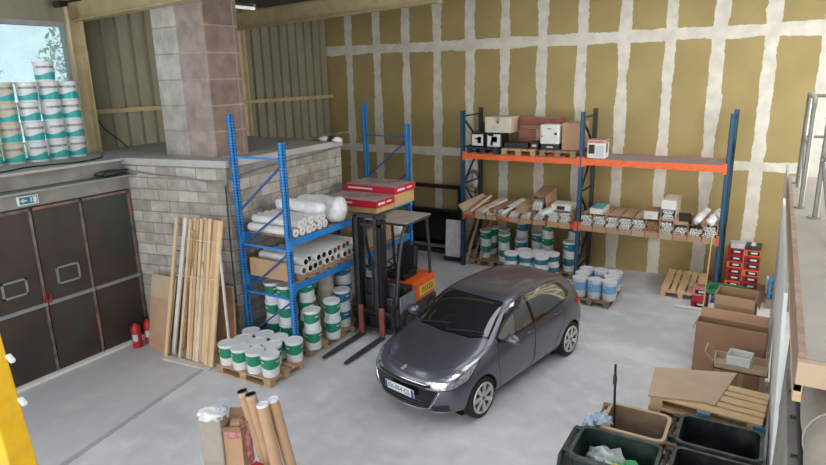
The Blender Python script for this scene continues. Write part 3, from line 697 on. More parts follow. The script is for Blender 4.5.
def make_roll(r, L_, skin, core, hole=.5):
    o = bpy.data.objects.new('fabric_roll', None); COL.objects.link(o)
    MB().lathe([(r * .96, -L_), (r, -L_ + .01), (r, -.01), (r * .97, 0), (r * hole, 0.0)], 18, rot=(0, PI / 2, 0), cap1=False).build('wrapped_cloth', skin, o, True)
    MB().lathe([(r * hole, -.02), (r * hole, .006), (r * hole * .7, .006), (r * hole * .7, -.12), (.0005, -.12)], 14, rot=(0, PI / 2, 0), cap0=False, cap1=False).build('core', core, o, True)
    return o
ROLL = {}
def roll_(kind, loc, label, group, rz=0, ry=0):
    P = {'brown': (.076, 1.02, 'roll_white', 'core_brown', .66), 'black': (.076, 1.02, 'roll_white', 'hole', .66), 'white': (.074, 1.05, 'roll_white', 'tube_end', .4), 'tan': (.076, 1.02, 'cream', 'core_brown', .5)}
    if kind in ROLL: o = dup(ROLL[kind])
    else: ROLL[kind] = o = make_roll(*P[kind])
    o.location = loc; o.rotation_euler = (random.uniform(0, 6), ry, rz) if 0 else (0, ry, rz); return tag(o, label, 'roll', group)
c = MB(); c.bb((-7.68, 7.40, 1.395), (-6.68, 9.3, 1.50)); tag(c.build('long_carton', 'card', bevel=.008), 'long flat brown carton under the rolls on the lower blue rack shelf', 'box')
c = MB(); c.bb((-7.66, 7.24, 1.395), (-6.74, 7.32, 1.72)); tag(c.build('flat_carton', 'card', bevel=.006), 'flat brown carton standing on edge at the front frame of the lower blue shelf', 'box')
for k in range(11):
    kd = 'black' if k in (1, 2, 4, 7) else 'brown'
    y_ = 7.42 + k * .158; z = 1.50 if y_ < 9.25 else 1.395
    roll_(kd, (-6.60 + random.uniform(-.02, .05), y_, z + .077), 'white dark-cored roll, lower blue rack shelf, bottom row, %s from the front frame' % ordn(k), 'fabric rolls on the lower shelf')
for k in range(10):
    y_ = 7.50 + k * .158
    roll_('black' if k < 5 else 'brown', (-6.62 + random.uniform(-.05, .05), y_, 1.50 + .077 + .130), 'white dark-cored roll, lower blue rack shelf, upper row, %s from the front frame' % ordn(k), 'fabric rolls on the lower shelf')
for k in range(6):
    roll_('white', (-6.58 + random.uniform(-.05, .05), 7.33 + k * .155, 2.173 + .075), 'long wrapped roll, upper blue rack shelf, bottom row, %s from the front frame' % ordn(k), 'white rolls on the upper shelf', random.uniform(-.02, .02))
for k in range(5):
    roll_('white', (-6.60 + random.uniform(-.08, .04), 7.43 + k * .155, 2.173 + .075 + .130), 'long wrapped roll, upper blue rack shelf, top row, %s from the front frame' % ordn(k), 'white rolls on the upper shelf', random.uniform(-.02, .02))
# bulky film-wrapped bundle
def bundle(name, p0, p1, r, m, label, cat, seed=1, flat=1.0):
    from mathutils import noise
    p0, p1 = Vector(p0), Vector(p1); t = (p1 - p0).normalized(); u = Vector((0, 0, 1)); x = u.cross(t).normalized(); y = t.cross(x); R = []
    n = 22; K = 16
    for k in range(K + 1):
        s = k / K; e = min(1, min(s, 1 - s) * 9 + .35); ring = []
        for i in range(n):
            a = 2 * PI * i / n; nn = noise.noise(Vector((s * 4, math.cos(a) * 1.3 + seed, math.sin(a) * 1.3))) * .35
            rr = r * e * (1 + nn * .7); ring.append(p0.lerp(p1, s) + x * rr * math.cos(a) + y * rr * flat * math.sin(a))
        R.append(ring)
    return tag(MB().rings(R, True, True, True).build(name, m, smooth=True, angle=80), label, cat)
bundle('wrapped_bundle', (-7.5, 8.42, 2.425), (-6.50, 8.50, 2.41), .235, 'wrap', 'large cloudy plastic-wrapped bundle on the upper blue rack shelf', 'bundle', 3)
bundle('wrapped_roll', (-7.6, 7.95, 2.56), (-6.55, 8.02, 2.53), .12, 'wrap', 'thinner film-wrapped roll lying left of the large plastic bundle', 'roll', 8)
# red flooring boxes on tan boards over the rack end
def flat_box(c, sz, rz, label, group=None):
    o = thing('flooring_box', label, 'box', c, rz, group); x, y, z = sz
    MB().box((0, 0, z / 2), sz).build('carton', 'red_box', o, bevel=.004)
    lid = MB().box((0, 0, z + .002), (x * .985, y * .985, .004)).build('printed_lid', 'box_top', o)
    g = MB(); g.box((-x * .05, 0, z + .006), (x * .5, .03, .004)); g.box((x * .2, y * .25, z + .006), (x * .28, .06, .004)); g.build('lid_stripe', 'red_box', lid)
    g = MB()
    for (u0, u1, v0, v1) in ((-.42, .06, .42, .64),):
        g.bb((u0 * x, -y / 2 - .003, v0 * z), (u1 * x, -y / 2, v1 * z))
    g.build('front_lettering', 'white_plastic', o); g = MB()
    for (u0, u1, v0, v1) in ((-.40, -.05, .35, .68), (.06, .30, .42, .64)):
        g.bb((x / 2, u0 * y, v0 * z), (x / 2 + .003, u1 * y, v1 * z))
    g.build('side_lettering', 'white_plastic', o); return o
flat_box((-7.0, 9.66, 2.283), (1.28, .66, .14), .0, 'red flat box with grey printed lid, the nearer and lower one on the blue rack')
flat_box((-6.98, 10.40, 2.435), (1.26, .80, .145), .0, 'red flat box with grey printed lid, the farther and higher one on the blue rack')
c = MB(); c.bb((-7.37, 9.36, 2.175), (-6.38, 9.985, 2.28)); tag(c.build('board_stack', 'tan_board', bevel=.004), 'stack of tan boards under the nearer red box', 'boards')
c = MB(); c.bb((-7.5, 10.01, 2.175), (-6.38, 10.78, 2.433)); tag(c.build('board_stack', 'tan_board', bevel=.004), 'stack of tan boards under the farther red box', 'boards')
for k, (y, z0, m, nm, lb) in enumerate([(9.75, 1.395, 'card_pale', 'carton', 'pale carton on the lower blue rack shelf behind the forklift roof'), (10.25, 1.395, 'card', 'carton', 'brown carton at the far end of the lower blue rack shelf')]):
    tag(MB().bb((-7.4, y - .2, z0), (-6.72, y + .2, z0 + .42)).build(nm, m, bevel=.006), lb, 'box')
j = crumple('plastic_bag', 'wrap', (-6.72, 10.62, 1.62), (.16, .18, .22), 11, sub=3); tag(j, 'white plastic bag at the far end of the blue rack under the boards', 'bag')

# ================================================================ TIMBER AND BOARDS BY THE BLOCK WALL
def wally(x): return 6.70 + (x + 9.95) * .1762
bat = [(177, 218, 166, 356, .065, .03, 'pine', 'thin pine batten standing at the far left'), (186, 218, 173.5, 353, .085, .03, 'wood_white', 'wide whitish board second from the left'), (191, 219, 180, 357, .055, .03, 'pine', 'narrow batten just right of the whitish board'),
       (195, 218, 188, 358, .060, .03, 'pine', 'pale batten'), (198.5, 219, 190.5, 359, .065, .03, 'pine_dark', 'reddish batten'), (202, 219, 194, 360, .06, .025, 'pine', 'narrow pine batten'), (205, 218, 197, 361, .075, .03, 'wood_white', 'pale whitish batten'),
       (207.5, 220, 200, 361, .060, .03, 'pine_dark', 'darker batten'), (210.5, 219, 203, 362, .065, .03, 'pine', 'pine batten'), (213.5, 220, 206, 364, .07, .035, 'pine', 'yellow pine batten'), (216.5, 220, 208, 364, .075, .03, 'pine_dark', 'brown pine batten'), (220.5, 221, 211.5, 366, .085, .04, 'pine', 'thick pine batten at the right front')]
for i, (a, b, c_, d_, w_, th, m, lb) in enumerate(bat):
    P0 = at(c_, d_, z=0.03); P1 = at(a, b, y=6.80 - .032 * (i % 3))
    P0.z = 0.02; tag(MB().bar(P0, P1, w_, th, up=(0, 1, 0)).build('batten', m), lb + ' of the leaning timber, %s from the left' % ordn(i), 'batten', 'timber leaning on the block wall')
for i, (a, b, c_, d_, m, lb) in enumerate([(220, 255, 228.5, 336, 'wood_white', 'slim white batten leaning right of the timber, crossing behind it'), (203, 262, 217, 352, 'wood', 'brown batten hidden behind the timber near its foot'), (193, 230, 184, 350, 'wood', 'brown batten tucked behind the whitish board')]):
    P0 = at(c_, d_, z=0.02); y_ = 6.62; P1 = at(a, b, y=y_)
    if P0.y > y_ - .1: P0.y = y_ - .15; P0.x = at(c_, d_, y=P0.y).x
    tag(MB().bar(P0, P1, .035, .03, up=(0, 1, 0)).build('batten', m), lb, 'batten')
P0, P1 = at(169, 355, z=.03), at(215, 366, z=.03); mb = MB(); mb.bar((P0.x, P0.y - .07, .012), (P1.x, P1.y - .07, .012), .14, .02)
tag(mb.build('floor_board', 'wood_white'), 'whitish board lying on the floor at the foot of the leaning timber', 'board')
t = thing('cord', 'thin string tied around the leaning timber at chest height', 'cord'); a_, b_ = at(176, 275, y=6.50), at(216, 280, y=6.52); MB().cyl(a_, b_, .008).build('string', 'wood_white', t); a_, b_ = at(180, 238, y=6.66), at(219, 243, y=6.66); MB().cyl(a_, b_, .008).build('string', 'wood_white', t)
# leaning cardboard sheets
def sheet(name, p0, p1, top0, top1, th, m, label, cat):
    p0, p1, a, b = map(Vector, (p0, p1, top0, top1)); n = (p1 - p0).cross(a - p0).normalized() * th
    mb = MB(); V = [mb.b.verts.new(q) for q in (p0, p1, b, a, p0 + n, p1 + n, b + n, a + n)]
    for f in ((0, 1, 2, 3), (7, 6, 5, 4), (0, 4, 5, 1), (1, 5, 6, 2), (2, 6, 7, 3), (3, 7, 4, 0)): mb.b.faces.new([V[i] for i in f])
    return tag(mb.build(name, m), label, cat) if label else mb
q0 = Vector((-9.50, 6.34, 0)); q1 = Vector((-8.80, 6.22, 0)); q2 = Vector((-9.50, 6.60, 1.33)); q3 = Vector((-8.80, 6.58, 1.36))
cs = thing('cardboard_sheet', 'tall brown cardboard sheet leaning on the block wall beside the fire extinguishers', 'cardboard')
o = sheet('lower_panel', q0, q1, q0.lerp(q2, .7), q1.lerp(q3, .7), .012, 'card', None, None).build('lower_panel', 'card', cs)
o = sheet('upper_panel', q0.lerp(q2, .7), q1.lerp(q3, .7), q2, q3, .012, 'card_pale', None, None).build('upper_panel', 'card_pale', cs)
p = thing('brown_board', 'reddish brown framed board leaning behind the timber foot', 'board')
a0, a1, a2, a3 = Vector((-8.85, 6.62, 0)), Vector((-7.62, 6.72, 0)), Vector((-8.85, 6.82, 1.22)), Vector((-7.85, 6.99, 1.22))
sheet('panel', a0, a1, a2, a3, .015, 'red_brown', None, None).build('panel', 'red_brown', p)
f = Vector((0, -.012, 0))
for s, e in ((a0, a2), (a1, a3), (a2, a3)): MB().bar(s + f + Vector((0, 0, .02)), e + f, .03, .02, up=(0, 1, 0)).build('frame_strip', 'wood', p)
# small wall plate + socket
t = thing('wall_plate', 'small grey framed notice plate on the block wall above the cardboard', 'plate', (-9.0, wally(-9.0) - .012, 1.62), math.radians(10))
MB().box((0, 0, 0), (.22, .02, .30)).build('frame', 'dark_metal', t); MB().box((0, -.012, 0), (.19, .006, .27)).build('notice', 'grey_paint', t)
t = thing('socket_box', 'small white electrical box on the block wall corner below the rack', 'box', (-7.93, wally(-7.93) - .03, 1.02), math.radians(10))
MB().box((0, 0, 0), (.10, .06, .13)).build('casing', 'white_plastic', t, bevel=.006); MB().cyl((0, -.03, 0), (0, -.04, 0), .025).build('outlet', 'grey_paint', t)
# fire extinguishers
def extinguisher(x, y, label, dark=False):
    t = thing('fire_extinguisher', label, 'fire extinguisher', (x, y, 0))
    MB().lathe([(.075, 0), (.085, .01), (.085, .36), (.07, .42), (.03, .455), (.028, .48)], 22).build('cylinder', 'red', t, True)
    P0 = [Vector((.0865 * math.cos(a), .0865 * math.sin(a), .14)) for a in [-1.5 + .14 * k for k in range(9)]]; P1 = [v + Vector((0, 0, .13)) for v in P0]; MB().rings([P0, P1], False).build('label', 'pale_sheet', t, True)
    m = MB(); m.cyl((0, 0, .48), (0, 0, .52), .02); m.box((.03, -.02, .53), (.12, .02, .015), (0, -.25, 0)); m.box((.03, -.02, .50), (.11, .02, .012)); m.build('valve', 'black', t)
    MB().tube([(0, 0, .5), (-.06, -.03, .48), (-.10, -.04, .36), (-.095, -.03, .2)], .011, 7).build('hose', 'black', t, True)
extinguisher(-9.66, 6.22, 'red fire extinguisher on the floor by the brown gate, left of the pair')
extinguisher(-9.62, 6.45, 'red fire extinguisher with dark fittings, right of the pair by the cardboard sheet', True)
# white wedges near the gate, yellow frame in the foreground
yp = thing('yellow_frame', 'yellow painted steel frame standing in the left foreground', 'frame', (-4.92, 2.0, 0))
MB().bar((.27, 0, 0), (-.19, 0, 2.98), .20, .20, up=(0, 1, 0)).build('column', 'yellow', yp, bevel=.015)
MB().bar((-.38, -.52, 0), (-.84, -.52, 2.98), .20, .20, up=(0, 1, 0)).build('column', 'yellow', yp, bevel=.015)
for z in (1.3, 2.1): MB().bar((-.60, -.52, z), (.0, 0, z), .10, .14).build('crossbar', 'yellow', yp)
MB().cyl((-.06, -.14, 2.22), (-.06, -.10, 2.22), .03).build('bolt', 'black', yp)
for px, py in ((12, 359), (24, 402)):
    p = at(px, py, y=2.06); p = p - Vector((-4.92, 2.0, 0)); MB().box((p.x - .02, p.y, p.z), (.08, .04, .035), (0, .5, 0)).build('white_clip', 'white_plastic', yp, bevel=.01)

# ================================================================ CAR
car = thing('car', 'metallic dark grey hatchback parked on the concrete floor', 'car', (-3.70, 8.49, 0), math.radians(-11.7))
ST = [ # s, zb, ws, wm, wsh,zsh, wb,zb2, wc,zc, wr,zr, zt, bow
 (0.00, .34, .34, .50, .50, .50, .44, .565, .34, .60, .20, .62, .625, .20),
 (0.03, .24, .55, .69, .69, .51, .62, .65, .48, .69, .28, .715, .72, .24),
 (0.12, .19, .70, .80, .79, .54, .73, .72, .56, .77, .34, .795, .80, .24),
 (0.32, .17, .79, .85, .84, .62, .775, .80, .60, .845, .35, .868, .875, .17),
 (0.62, .16, .82, .868, .855, .68, .79, .865, .62, .915, .35, .938, .945, .09),
 (0.92, .16, .82, .870, .86, .72, .79, .915, .63, .965, .37, .99, 1.0, .04),
 (1.15, .16, .82, .868, .862, .75, .80, .94, .68, 1.06, .48, 1.115, 1.14, .02),
 (1.45, .16, .82, .868, .865, .77, .815, .95, .71, 1.16, .58, 1.275, 1.32, .0),
 (1.80, .16, .82, .868, .868, .78, .825, .96, .725, 1.21, .615, 1.38, 1.435, .0),
 (2.25, .16, .82, .868, .868, .80, .83, .97, .73, 1.23, .625, 1.41, 1.465, .0),
 (2.75, .16, .82, .870, .870, .82, .835, .985, .73, 1.24, .62, 1.41, 1.462, .0),
 (3.20, .16, .82, .872, .868, .84, .835, 1.01, .725, 1.235, .61, 1.385, 1.435, .0),
 (3.52, .17, .81, .868, .86, .86, .82, 1.03, .71, 1.215, .59, 1.335, 1.39, .0),
 (3.74, .19, .78, .85, .83, .85, .78, 1.0, .67, 1.15, .54, 1.24, 1.27, -.04),
 (3.90, .21, .72, .80, .77, .78, .71, .92, .60, 1.00, .45, 1.03, 1.05, -.10),
 (3.98, .27, .60, .68, .66, .64, .60, .76, .50, .83, .36, .85, .86, -.15)]
SO = 2.07
mb = MB(); R = []
for (s, zb, ws, wm, wsh, zsh, wb, zb2, wc, zc, wr, zr, zt, bow) in ST:
    zm = zb + (zsh - zb) * .45
    half = [(0, zb), (ws * .65, zb), (ws, zb + .03), (wm, zm), (wsh, zsh), (wb, zb2), (wc, zc), (wr, zr), (wr * .55, zr + (zt - zr) * .75), (0, zt)]
    ring = [Vector((x, s + bow * (abs(x) / .85) ** 2.2 - SO, z)) for x, z in half] + [Vector((-x, s + bow * (abs(x) / .85) ** 2.2 - SO, z)) for x, z in half[1:-1][::-1]]
    R.append(ring)
mb.rings(R, True, True, True)
body = mb.build('body', 'paint', None, True)
md = body.modifiers.new('s', 'SUBSURF'); md.levels = 3; md.render_levels = 3
bpy.context.view_layer.update()
dg = bpy.context.evaluated_depsgraph_get(); me = bpy.data.meshes.new_from_object(body.evaluated_get(dg))
body.modifiers.clear(); body.data = me
bv = BVHTree.FromPolygons([v.co.copy() for v in me.vertices], [tuple(p.vertices) for p in me.polygons])
WH = [(-1.27, 'front'), (1.27, 'rear')]
cut = MB()
for wy, _ in WH:
    for s in (-1, 1): cut.cyl((s * .60, wy, .305), (s * 1.1, wy, .305), .345, 40)
cutter = cut.build('cutter', 'rubber'); md = body.modifiers.new('b', 'BOOLEAN'); md.operation = 'DIFFERENCE'; md.object = cutter; md.solver = 'EXACT'
bpy.context.view_layer.update(); dg = bpy.context.evaluated_depsgraph_get(); me2 = bpy.data.meshes.new_from_object(body.evaluated_get(dg))
body.modifiers.clear(); body.data = me2; bpy.data.objects.remove(cutter)
for p_ in me2.polygons: p_.use_smooth = True
try: me2.set_sharp_from_angle(angle=math.radians(38))
except Exception: pass
me2.materials.clear(); me2.materials.append(M['paint'])
body.parent = car
def cast(g, d):
    g = Vector(g); d = Vector(d).normalized(); loc, nor, i, dist = bv.ray_cast(g - d * 1.5, d)
    if loc is None: return g, -d
    return loc, nor
def resamp(P, n):
    P = [Vector(p) for p in P]; D = [0]
    for a, b in zip(P, P[1:]): D.append(D[-1] + (b - a).length)
    out = []
    for k in range(n + 1):
        t = D[-1] * k / n; i = 0
        while i < len(D) - 2 and D[i + 1] < t: i += 1
        f = (t - D[i]) / max(1e-9, D[i + 1] - D[i]); out.append(P[i].lerp(P[i + 1], f))
    return out
def patch(top, bot, nu, nv, d, off):
    A_, B_ = resamp(top, nu), resamp(bot, nu); R = []
    for j in range(nv + 1):
        ring = []
        for i in range(nu + 1):
            loc, nor = cast(A_[i].lerp(B_[i], j / nv), d); ring.append(loc + nor * off)
        R.append(ring)
    return MB().rings(R, False)
def line(pts, d, r, off=0.001, n=30):
    P = []
    for q in resamp(pts, n):
        loc, nor = cast(q, d); P.append(loc + nor * off)
    return MB().tube(P, r, 6)
def mir(P, s): return [Vector((s * p[0], p[1] - SO, p[2])) for p in P]
for s in (1, -1):
    dd = Vector((-s, 0, 0)); S = lambda P: mir([(1, a, b) for a, b in P], s)
    side = 'left' if s > 0 else 'right'
    # surround + glass
    patch(S([(1.25, 1.02), (1.38, 1.11), (1.60, 1.26), (1.83, 1.36), (2.2, 1.40), (2.7, 1.402), (3.02, 1.378), (3.26, 1.29), (3.36, 1.15)]), S([(1.26, .962), (1.6, .97), (2.15, .99), (2.8, 1.03), (3.1, 1.06), (3.32, 1.11)]), 60, 8, dd, .0015).build('window_surround', 'black_gloss', car, True)
    patch(S([(1.29, 1.03), (1.42, 1.12), (1.62, 1.25), (1.85, 1.345), (2.13, 1.382)]), S([(1.30, .975), (1.6, .985), (1.9, .995), (2.13, 1.005)]), 24, 8, dd, .004).build('side_window', 'glass_side', car, True)
    patch(S([(2.20, 1.386), (2.6, 1.388), (2.90, 1.37), (3.12, 1.30), (3.24, 1.14)]), S([(2.20, 1.01), (2.5, 1.028), (2.8, 1.045), (3.20, 1.09)]), 24, 8, dd, .004).build('side_window', 'glass_side', car, True)
    o = line(S([(1.16, .95), (1.5, .952), (2.1, .972), (2.8, 1.012), (3.2, 1.06)]), dd, .006, .003).build('window_trim', 'black', car, True)
    # door gaps
    for P in ([(1.22, .93), (1.17, .7), (1.22, .45), (1.27, .26), (2.05, .255), (2.13, .4), (2.16, .8), (2.165, .985)], [(2.17, .985), (2.16, .6), (2.16, .27), (2.75, .27), (2.90, .55), (3.06, .75), (3.12, 1.04)]):
        line(S(P), dd, .0038, 0.0, 60).build('door_gap', 'black', car, True)
    line(S([(.95, .70), (1.6, .76), (2.4, .82), (3.3, .88)]), dd, .003, .0005).build('crease', 'dark_metal', car, True) if 0 else None
    line(S([(1.18, .22), (1.8, .215), (2.7, .22), (2.95, .235)]), dd, .012, 0.0).build('sill_trim', 'black', car, True)
    for hx in (2.02, 2.86):
        q, nn = cast(Vector((s, hx - SO, .90 if hx < 2.5 else .935)), dd); h = MB(); h.tube([q + nn * .004 + Vector((0, -.09, -.005)), q + nn * .03 + Vector((0, -.06, 0)), q + nn * .03 + Vector((0, .06, .003)), q + nn * .004 + Vector((0, .09, .004))], .011, 8); h.build('door_handle', 'paint', car, True)
        c_ = MB(); c_.b.free(); c_ = patch([q + Vector((0, -.05, .02)), q + Vector((0, .05, .02))], [q + Vector((0, -.05, -.02)), q + Vector((0, .05, -.02))], 4, 3, dd, .001); c_.build('handle_recess', 'black', car, True)
    # mirrors
    m = bpy.data.meshes.new('x'); bm_ = bmesh.new(); bmesh.ops.create_uvsphere(bm_, u_segments=20, v_segments=12, radius=1)
    for v in bm_.verts:
        x, y, z = v.co; v.co = Vector((s * (.965 + x * .125), 1.37 - SO + (y * .095 if y < 0 else y * .035), 1.02 + z * .085 * (1 - .2 * x)))
    k_ = MB(); k_.b.free(); k_.b = bm_; mo = k_.build('mirror', 'paint', car, True)
    MB().bar((s * .82, 1.36 - SO, .965), (s * .90, 1.37 - SO, .985), .05, .04).build('mirror_arm', 'black', mo)
    g_ = MB(); g_.lathe([(.0, 0), (.055, 0.0)], 20, mtx=Matrix.Translation((s * .955, 1.402 - SO, 1.015)) @ Euler((-PI / 2, 0, 0)).to_matrix().to_4x4() @ Matrix.Diagonal((1.6, 1, 1, 1)), cap0=False, cap1=False); g_.build('mirror_glass', 'chrome', mo)
    g_ = MB().tube([(s * 1.058, 1.36 - SO, 1.0), (s * .98, 1.30 - SO, .992), (s * .90, 1.33 - SO, .99)], .006, 6); g_.build('indicator', 'silver', mo, True)
    # headlights
    dh = Vector((-s * .62, .75, -.22))
    top = [(.37, .10, .672), (.50, .16, .712), (.64, .30, .775), (.74, .52, .845), (.785, .81, .895)]; bot = [(.42, .08, .585), (.56, .14, .585), (.72, .28, .60), (.82, .50, .69), (.80, .80, .875)]
    hl = patch(mir(top, s), mir(bot, s), 26, 8, dh, .004).build('headlight', 'lamp_glass', car, True)
    top2 = [(.48, .15, .69), (.60, .26, .725)]; bot2 = [(.50, .12, .632), (.64, .24, .65)]
    patch(mir(top2, s), mir(bot2, s), 6, 5, dh, .007).build('reflector', 'chrome', hl, True)
    patch(mir([(.66, .34, .765), (.74, .50, .81)], s), mir([(.70, .33, .69), (.78, .49, .75)], s), 6, 5, dh, .007).build('reflector', 'chrome', hl, True)
    top3 = [(.39, .09, .640), (.46, .12, .655)]; bot3 = [(.41, .08, .61), (.48, .1, .618)]
    patch(mir(top3, s), mir(bot3, s), 4, 4, dh, .007).build('lamp_bezel', 'black_gloss', hl, True)
    line(mir(bot, s), dh, .006, .003).build('bezel_trim', 'black_gloss', hl, True)
    # fog recess
    patch(mir([(.52, 0, .35), (.62, 0, .37), (.74, .1, .39)], s), mir([(.54, 0, .27), (.62, 0, .26), (.75, .1, .28)], s), 12, 6, Vector((-s * .35, 1, 0)), .003).build('fog_recess', 'black', car, True)
    line(mir([(.52, 0, .355), (.62, 0, .375), (.75, .1, .395)], s), Vector((-s * .35, 1, 0)), .004, .004).build('fog_trim', 'dark_metal', car, True)
    # tail lamp
    patch(mir([(.9, 3.50, .98), (.9, 3.68, 1.0), (.8, 3.85, .97)], s), mir([(.9, 3.62, .82), (.9, 3.75, .80), (.8, 3.88, .80)], s), 10, 6, Vector((-s, -.45, 0)), .004).build('tail_lamp', 'tail', car, True)
up = Vector((0, 0, -1))
T2 = lambda P: [Vector((x, a - SO, 2.0)) for x, a in P]
def castz(P, n): pass
def patchz(top, bot, nu, nv, off):
    A_, B_ = resamp(T2(top), nu), resamp(T2(bot), nu); R = []
    for j in range(nv + 1):
        ring = []
        for i in range(nu + 1):
            g = A_[i].lerp(B_[i], j / nv); loc, nor, _, _ = bv.ray_cast(g, up); ring.append(loc + nor * off)
        R.append(ring)
    return MB().rings(R, False)
patchz([(-.555, 1.78), (-.3, 1.72), (0, 1.70), (.3, 1.72), (.555, 1.78)], [(-.69, 1.15), (-.45, 1.0), (0, .95), (.45, 1.0), (.69, 1.15)], 40, 16, .003).build('windscreen_surround', 'black_gloss', car, True)
ws_ = patchz([(-.53, 1.75), (-.3, 1.695), (0, 1.68), (.3, 1.695), (.53, 1.75)], [(-.66, 1.165), (-.43, 1.02), (0, .98), (.43, 1.02), (.66, 1.165)], 40, 16, .005).build('windscreen', 'glass_dark', car, True)
patchz([(-.07, 1.67), (.07, 1.67)], [(-.05, 1.60), (.05, 1.60)], 4, 3, .008).build('mirror_mount', 'black', ws_, True)
for a, b in (((-.50, 1.02), (.02, 1.10)), ((.05, .99), (.60, 1.16))):
    P = []
    for k in range(9):
        t_ = k / 8; g = Vector((a[0] + (b[0] - a[0]) * t_, a[1] + (b[1] - a[1]) * t_ - SO, 2)); loc, nor, _, _ = bv.ray_cast(g, up); P.append(loc + nor * .018)
    MB().tube(P, .008, 6).build('wiper', 'black', car, True)
patchz([(-.50, 3.52), (0, 3.49), (.50, 3.52)], [(-.55, 3.76), (0, 3.76), (.55, 3.76)], 20, 8, .004).build('rear_window', 'glass_dark', car, True)
o = MB().tube([Vector((0, 3.3 - SO, 1.41)), Vector((0, 3.36 - SO, 1.47)), Vector((0, 3.55 - SO, 1.55))], .006, 6).build('aerial', 'black', car, True)
def linez(P, r, m, nm, off=0.0, n=40):
    Q = []
    for g in resamp(T2(P), n):
        loc, nor, _, _ = bv.ray_cast(g, up); Q.append(loc + nor * off)
    MB().tube(Q, r, 6).build(nm, m, car, True)
linez([(-.75, 1.12), (-.72, .8), (-.62, .45), (-.42, .22), (0, .135), (.42, .22), (.62, .45), (.72, .8), (.75, 1.12)], .0035, 'black', 'bonnet_gap', 0, 80)
for s in (-1, 1):
    linez([(s * .60, 1.85), (s * .60, 2.4), (s * .585, 3.2)], .006, 'black', 'roof_strip', .001)
    linez([(s * .40, .98), (s * .34, .6), (s * .20, .25)], .004, 'paint', 'bonnet_crease', .0)
fd = Vector((0, 1, 0)); Fp = lambda P: [Vector((x, -2.2, z)) for x, z in P]
gr = patch(Fp([(-.58, .575), (-.3, .595), (0, .60), (.3, .595), (.58, .575)]), Fp([(-.44, .305), (-.2, .285), (0, .28), (.2, .285), (.44, .305)]), 36, 8, fd, .004).build('grille', 'black_gloss', car, True)
for z in (.32, .36, .40): line(Fp([(-.40, z), (0, z), (.40, z)]), fd, .004, .008).build('grille_bar', 'dark_metal', gr, True)
line(Fp([(-.60, .575), (-.54, .43), (-.45, .30), (-.2, .275), (0, .27), (.2, .275), (.45, .30), (.54, .43), (.60, .575)]), fd, .007, .004, 60).build('grille_frame', 'chrome', gr, True)
patch(Fp([(-.40, .645), (0, .655), (.40, .645)]), Fp([(-.46, .61), (0, .62), (.46, .61)]), 30, 3, fd, .003).build('upper_grille', 'black_gloss', car, True)
line(Fp([(-.42, .650), (-.2, .662), (0, .665), (.2, .662), (.42, .650)]), fd, .006, .004, 50).build('chrome_strip', 'chrome', car, True)
line(Fp([(-.66, .255), (-.4, .245), (0, .243), (.4, .245), (.66, .255)]), fd, .010, .004, 50).build('lower_lip', 'paint', car, True)
pl = MB().box((0, -2.083, .495), (.54, .018, .12), (.08, 0, 0)).build('number_plate', 'white_plastic', car, bevel=.004)
for x in (-.248, .248): MB().box((x, -2.094, .495), (.042, .004, .112), (.08, 0, 0)).build('blue_band', mat('plate_blue', (.02, .08, .42), .4), pl)
text('plate_number', 'EX-854-QL', .098, frame_mtx((0, -2.095, .495), (1, 0, 0), (0, -.08, 1)), 'black', pl, .001, .92)
# emblem: a generic chrome rearing animal shape
q, nn = cast(Vector((0, -2.2, .72)), fd)
loc, nor, _, _ = bv.ray_cast(Vector((0, .10 - SO, 2)), up)
em_ = MB(); tm = frame_mtx(loc + nor * .004, (1, 0, 0), Vector((0, 1, .35)))
em_.prism([(-.035, -.045), (.0, -.055), (.03, -.05), (.012, -.03), (.022, -.005), (.045, .0), (.025, .012), (.015, .03), (.03, .05), (.005, .055), (-.02, .045), (-.03, .015), (-.02, -.01), (-.04, -.02)], 0, .008, tm); em_.build('emblem', 'silver', car)
# wheels
def wheel(x, y, s):
    w = bpy.data.objects.new('wheel', None); COL.objects.link(w); w.parent = car; w.location = (x, y, .305); w.rotation_euler = (0, s * PI / 2, random.uniform(0, 0)); w.empty_display_size = .1
    MB().lathe([(.19, -.09), (.27, -.095), (.298, -.08), (.305, -.05), (.305, .05), (.298, .08), (.275, .095), (.236, .092), (.23, .07)], 48, cap0=True, cap1=False).build('tyre', 'rubber', w, True)
    MB().lathe([(.232, .088), (.228, .094), (.21, .080), (.195, .05), (.0005, .045)], 40, cap0=False, cap1=False).build('rim', 'dark_metal', w, True)
    sp = MB(); sp.lathe([(.234, .090), (.229, .099), (.205, .096), (.203, .07)], 40, cap0=False, cap1=False)
    for k in range(7):
        a = 2 * PI * k / 7 + .2; m_ = Matrix.Rotation(a, 4, 'Z')
        sp.prism([(.045, -.020), (.10, -.026), (.209, -.036), (.214, .0), (.209, .036), (.10, .026), (.045, .020)], .062, .088, m_)
    sp.lathe([(.001, .095), (.045, .092), (.062, .085), (.062, .06)], 24, cap0=False, cap1=False)
    sp.build('wheel_cover', 'hub', w, True, angle=25)
    MB().lathe([(.001, .098), (.026, .098), (.028, .092)], 18, cap0=False, cap1=False).build('centre_cap', 'dark_metal', w, True)
for wy, nm in WH:
    for s in (1, -1): wheel(s * .765, wy, s)
    for s in (1, -1):
        MB().cyl((s * .55, wy, .305), (s * .60, wy, .305), .345, 32).build('wheel_well', 'rubber', car)
        f = MB(); P0 = []; P1 = []
        for k in range(25):
            a = PI * k / 24; P0.append(Vector((s * .60, wy + .343 * math.cos(a), .305 + .343 * math.sin(a)))); P1.append(Vector((s * .83, wy + .343 * math.cos(a), .305 + .343 * math.sin(a))))
        f.rings([P0, P1], False); f.build('arch_liner', 'rubber', car, True)

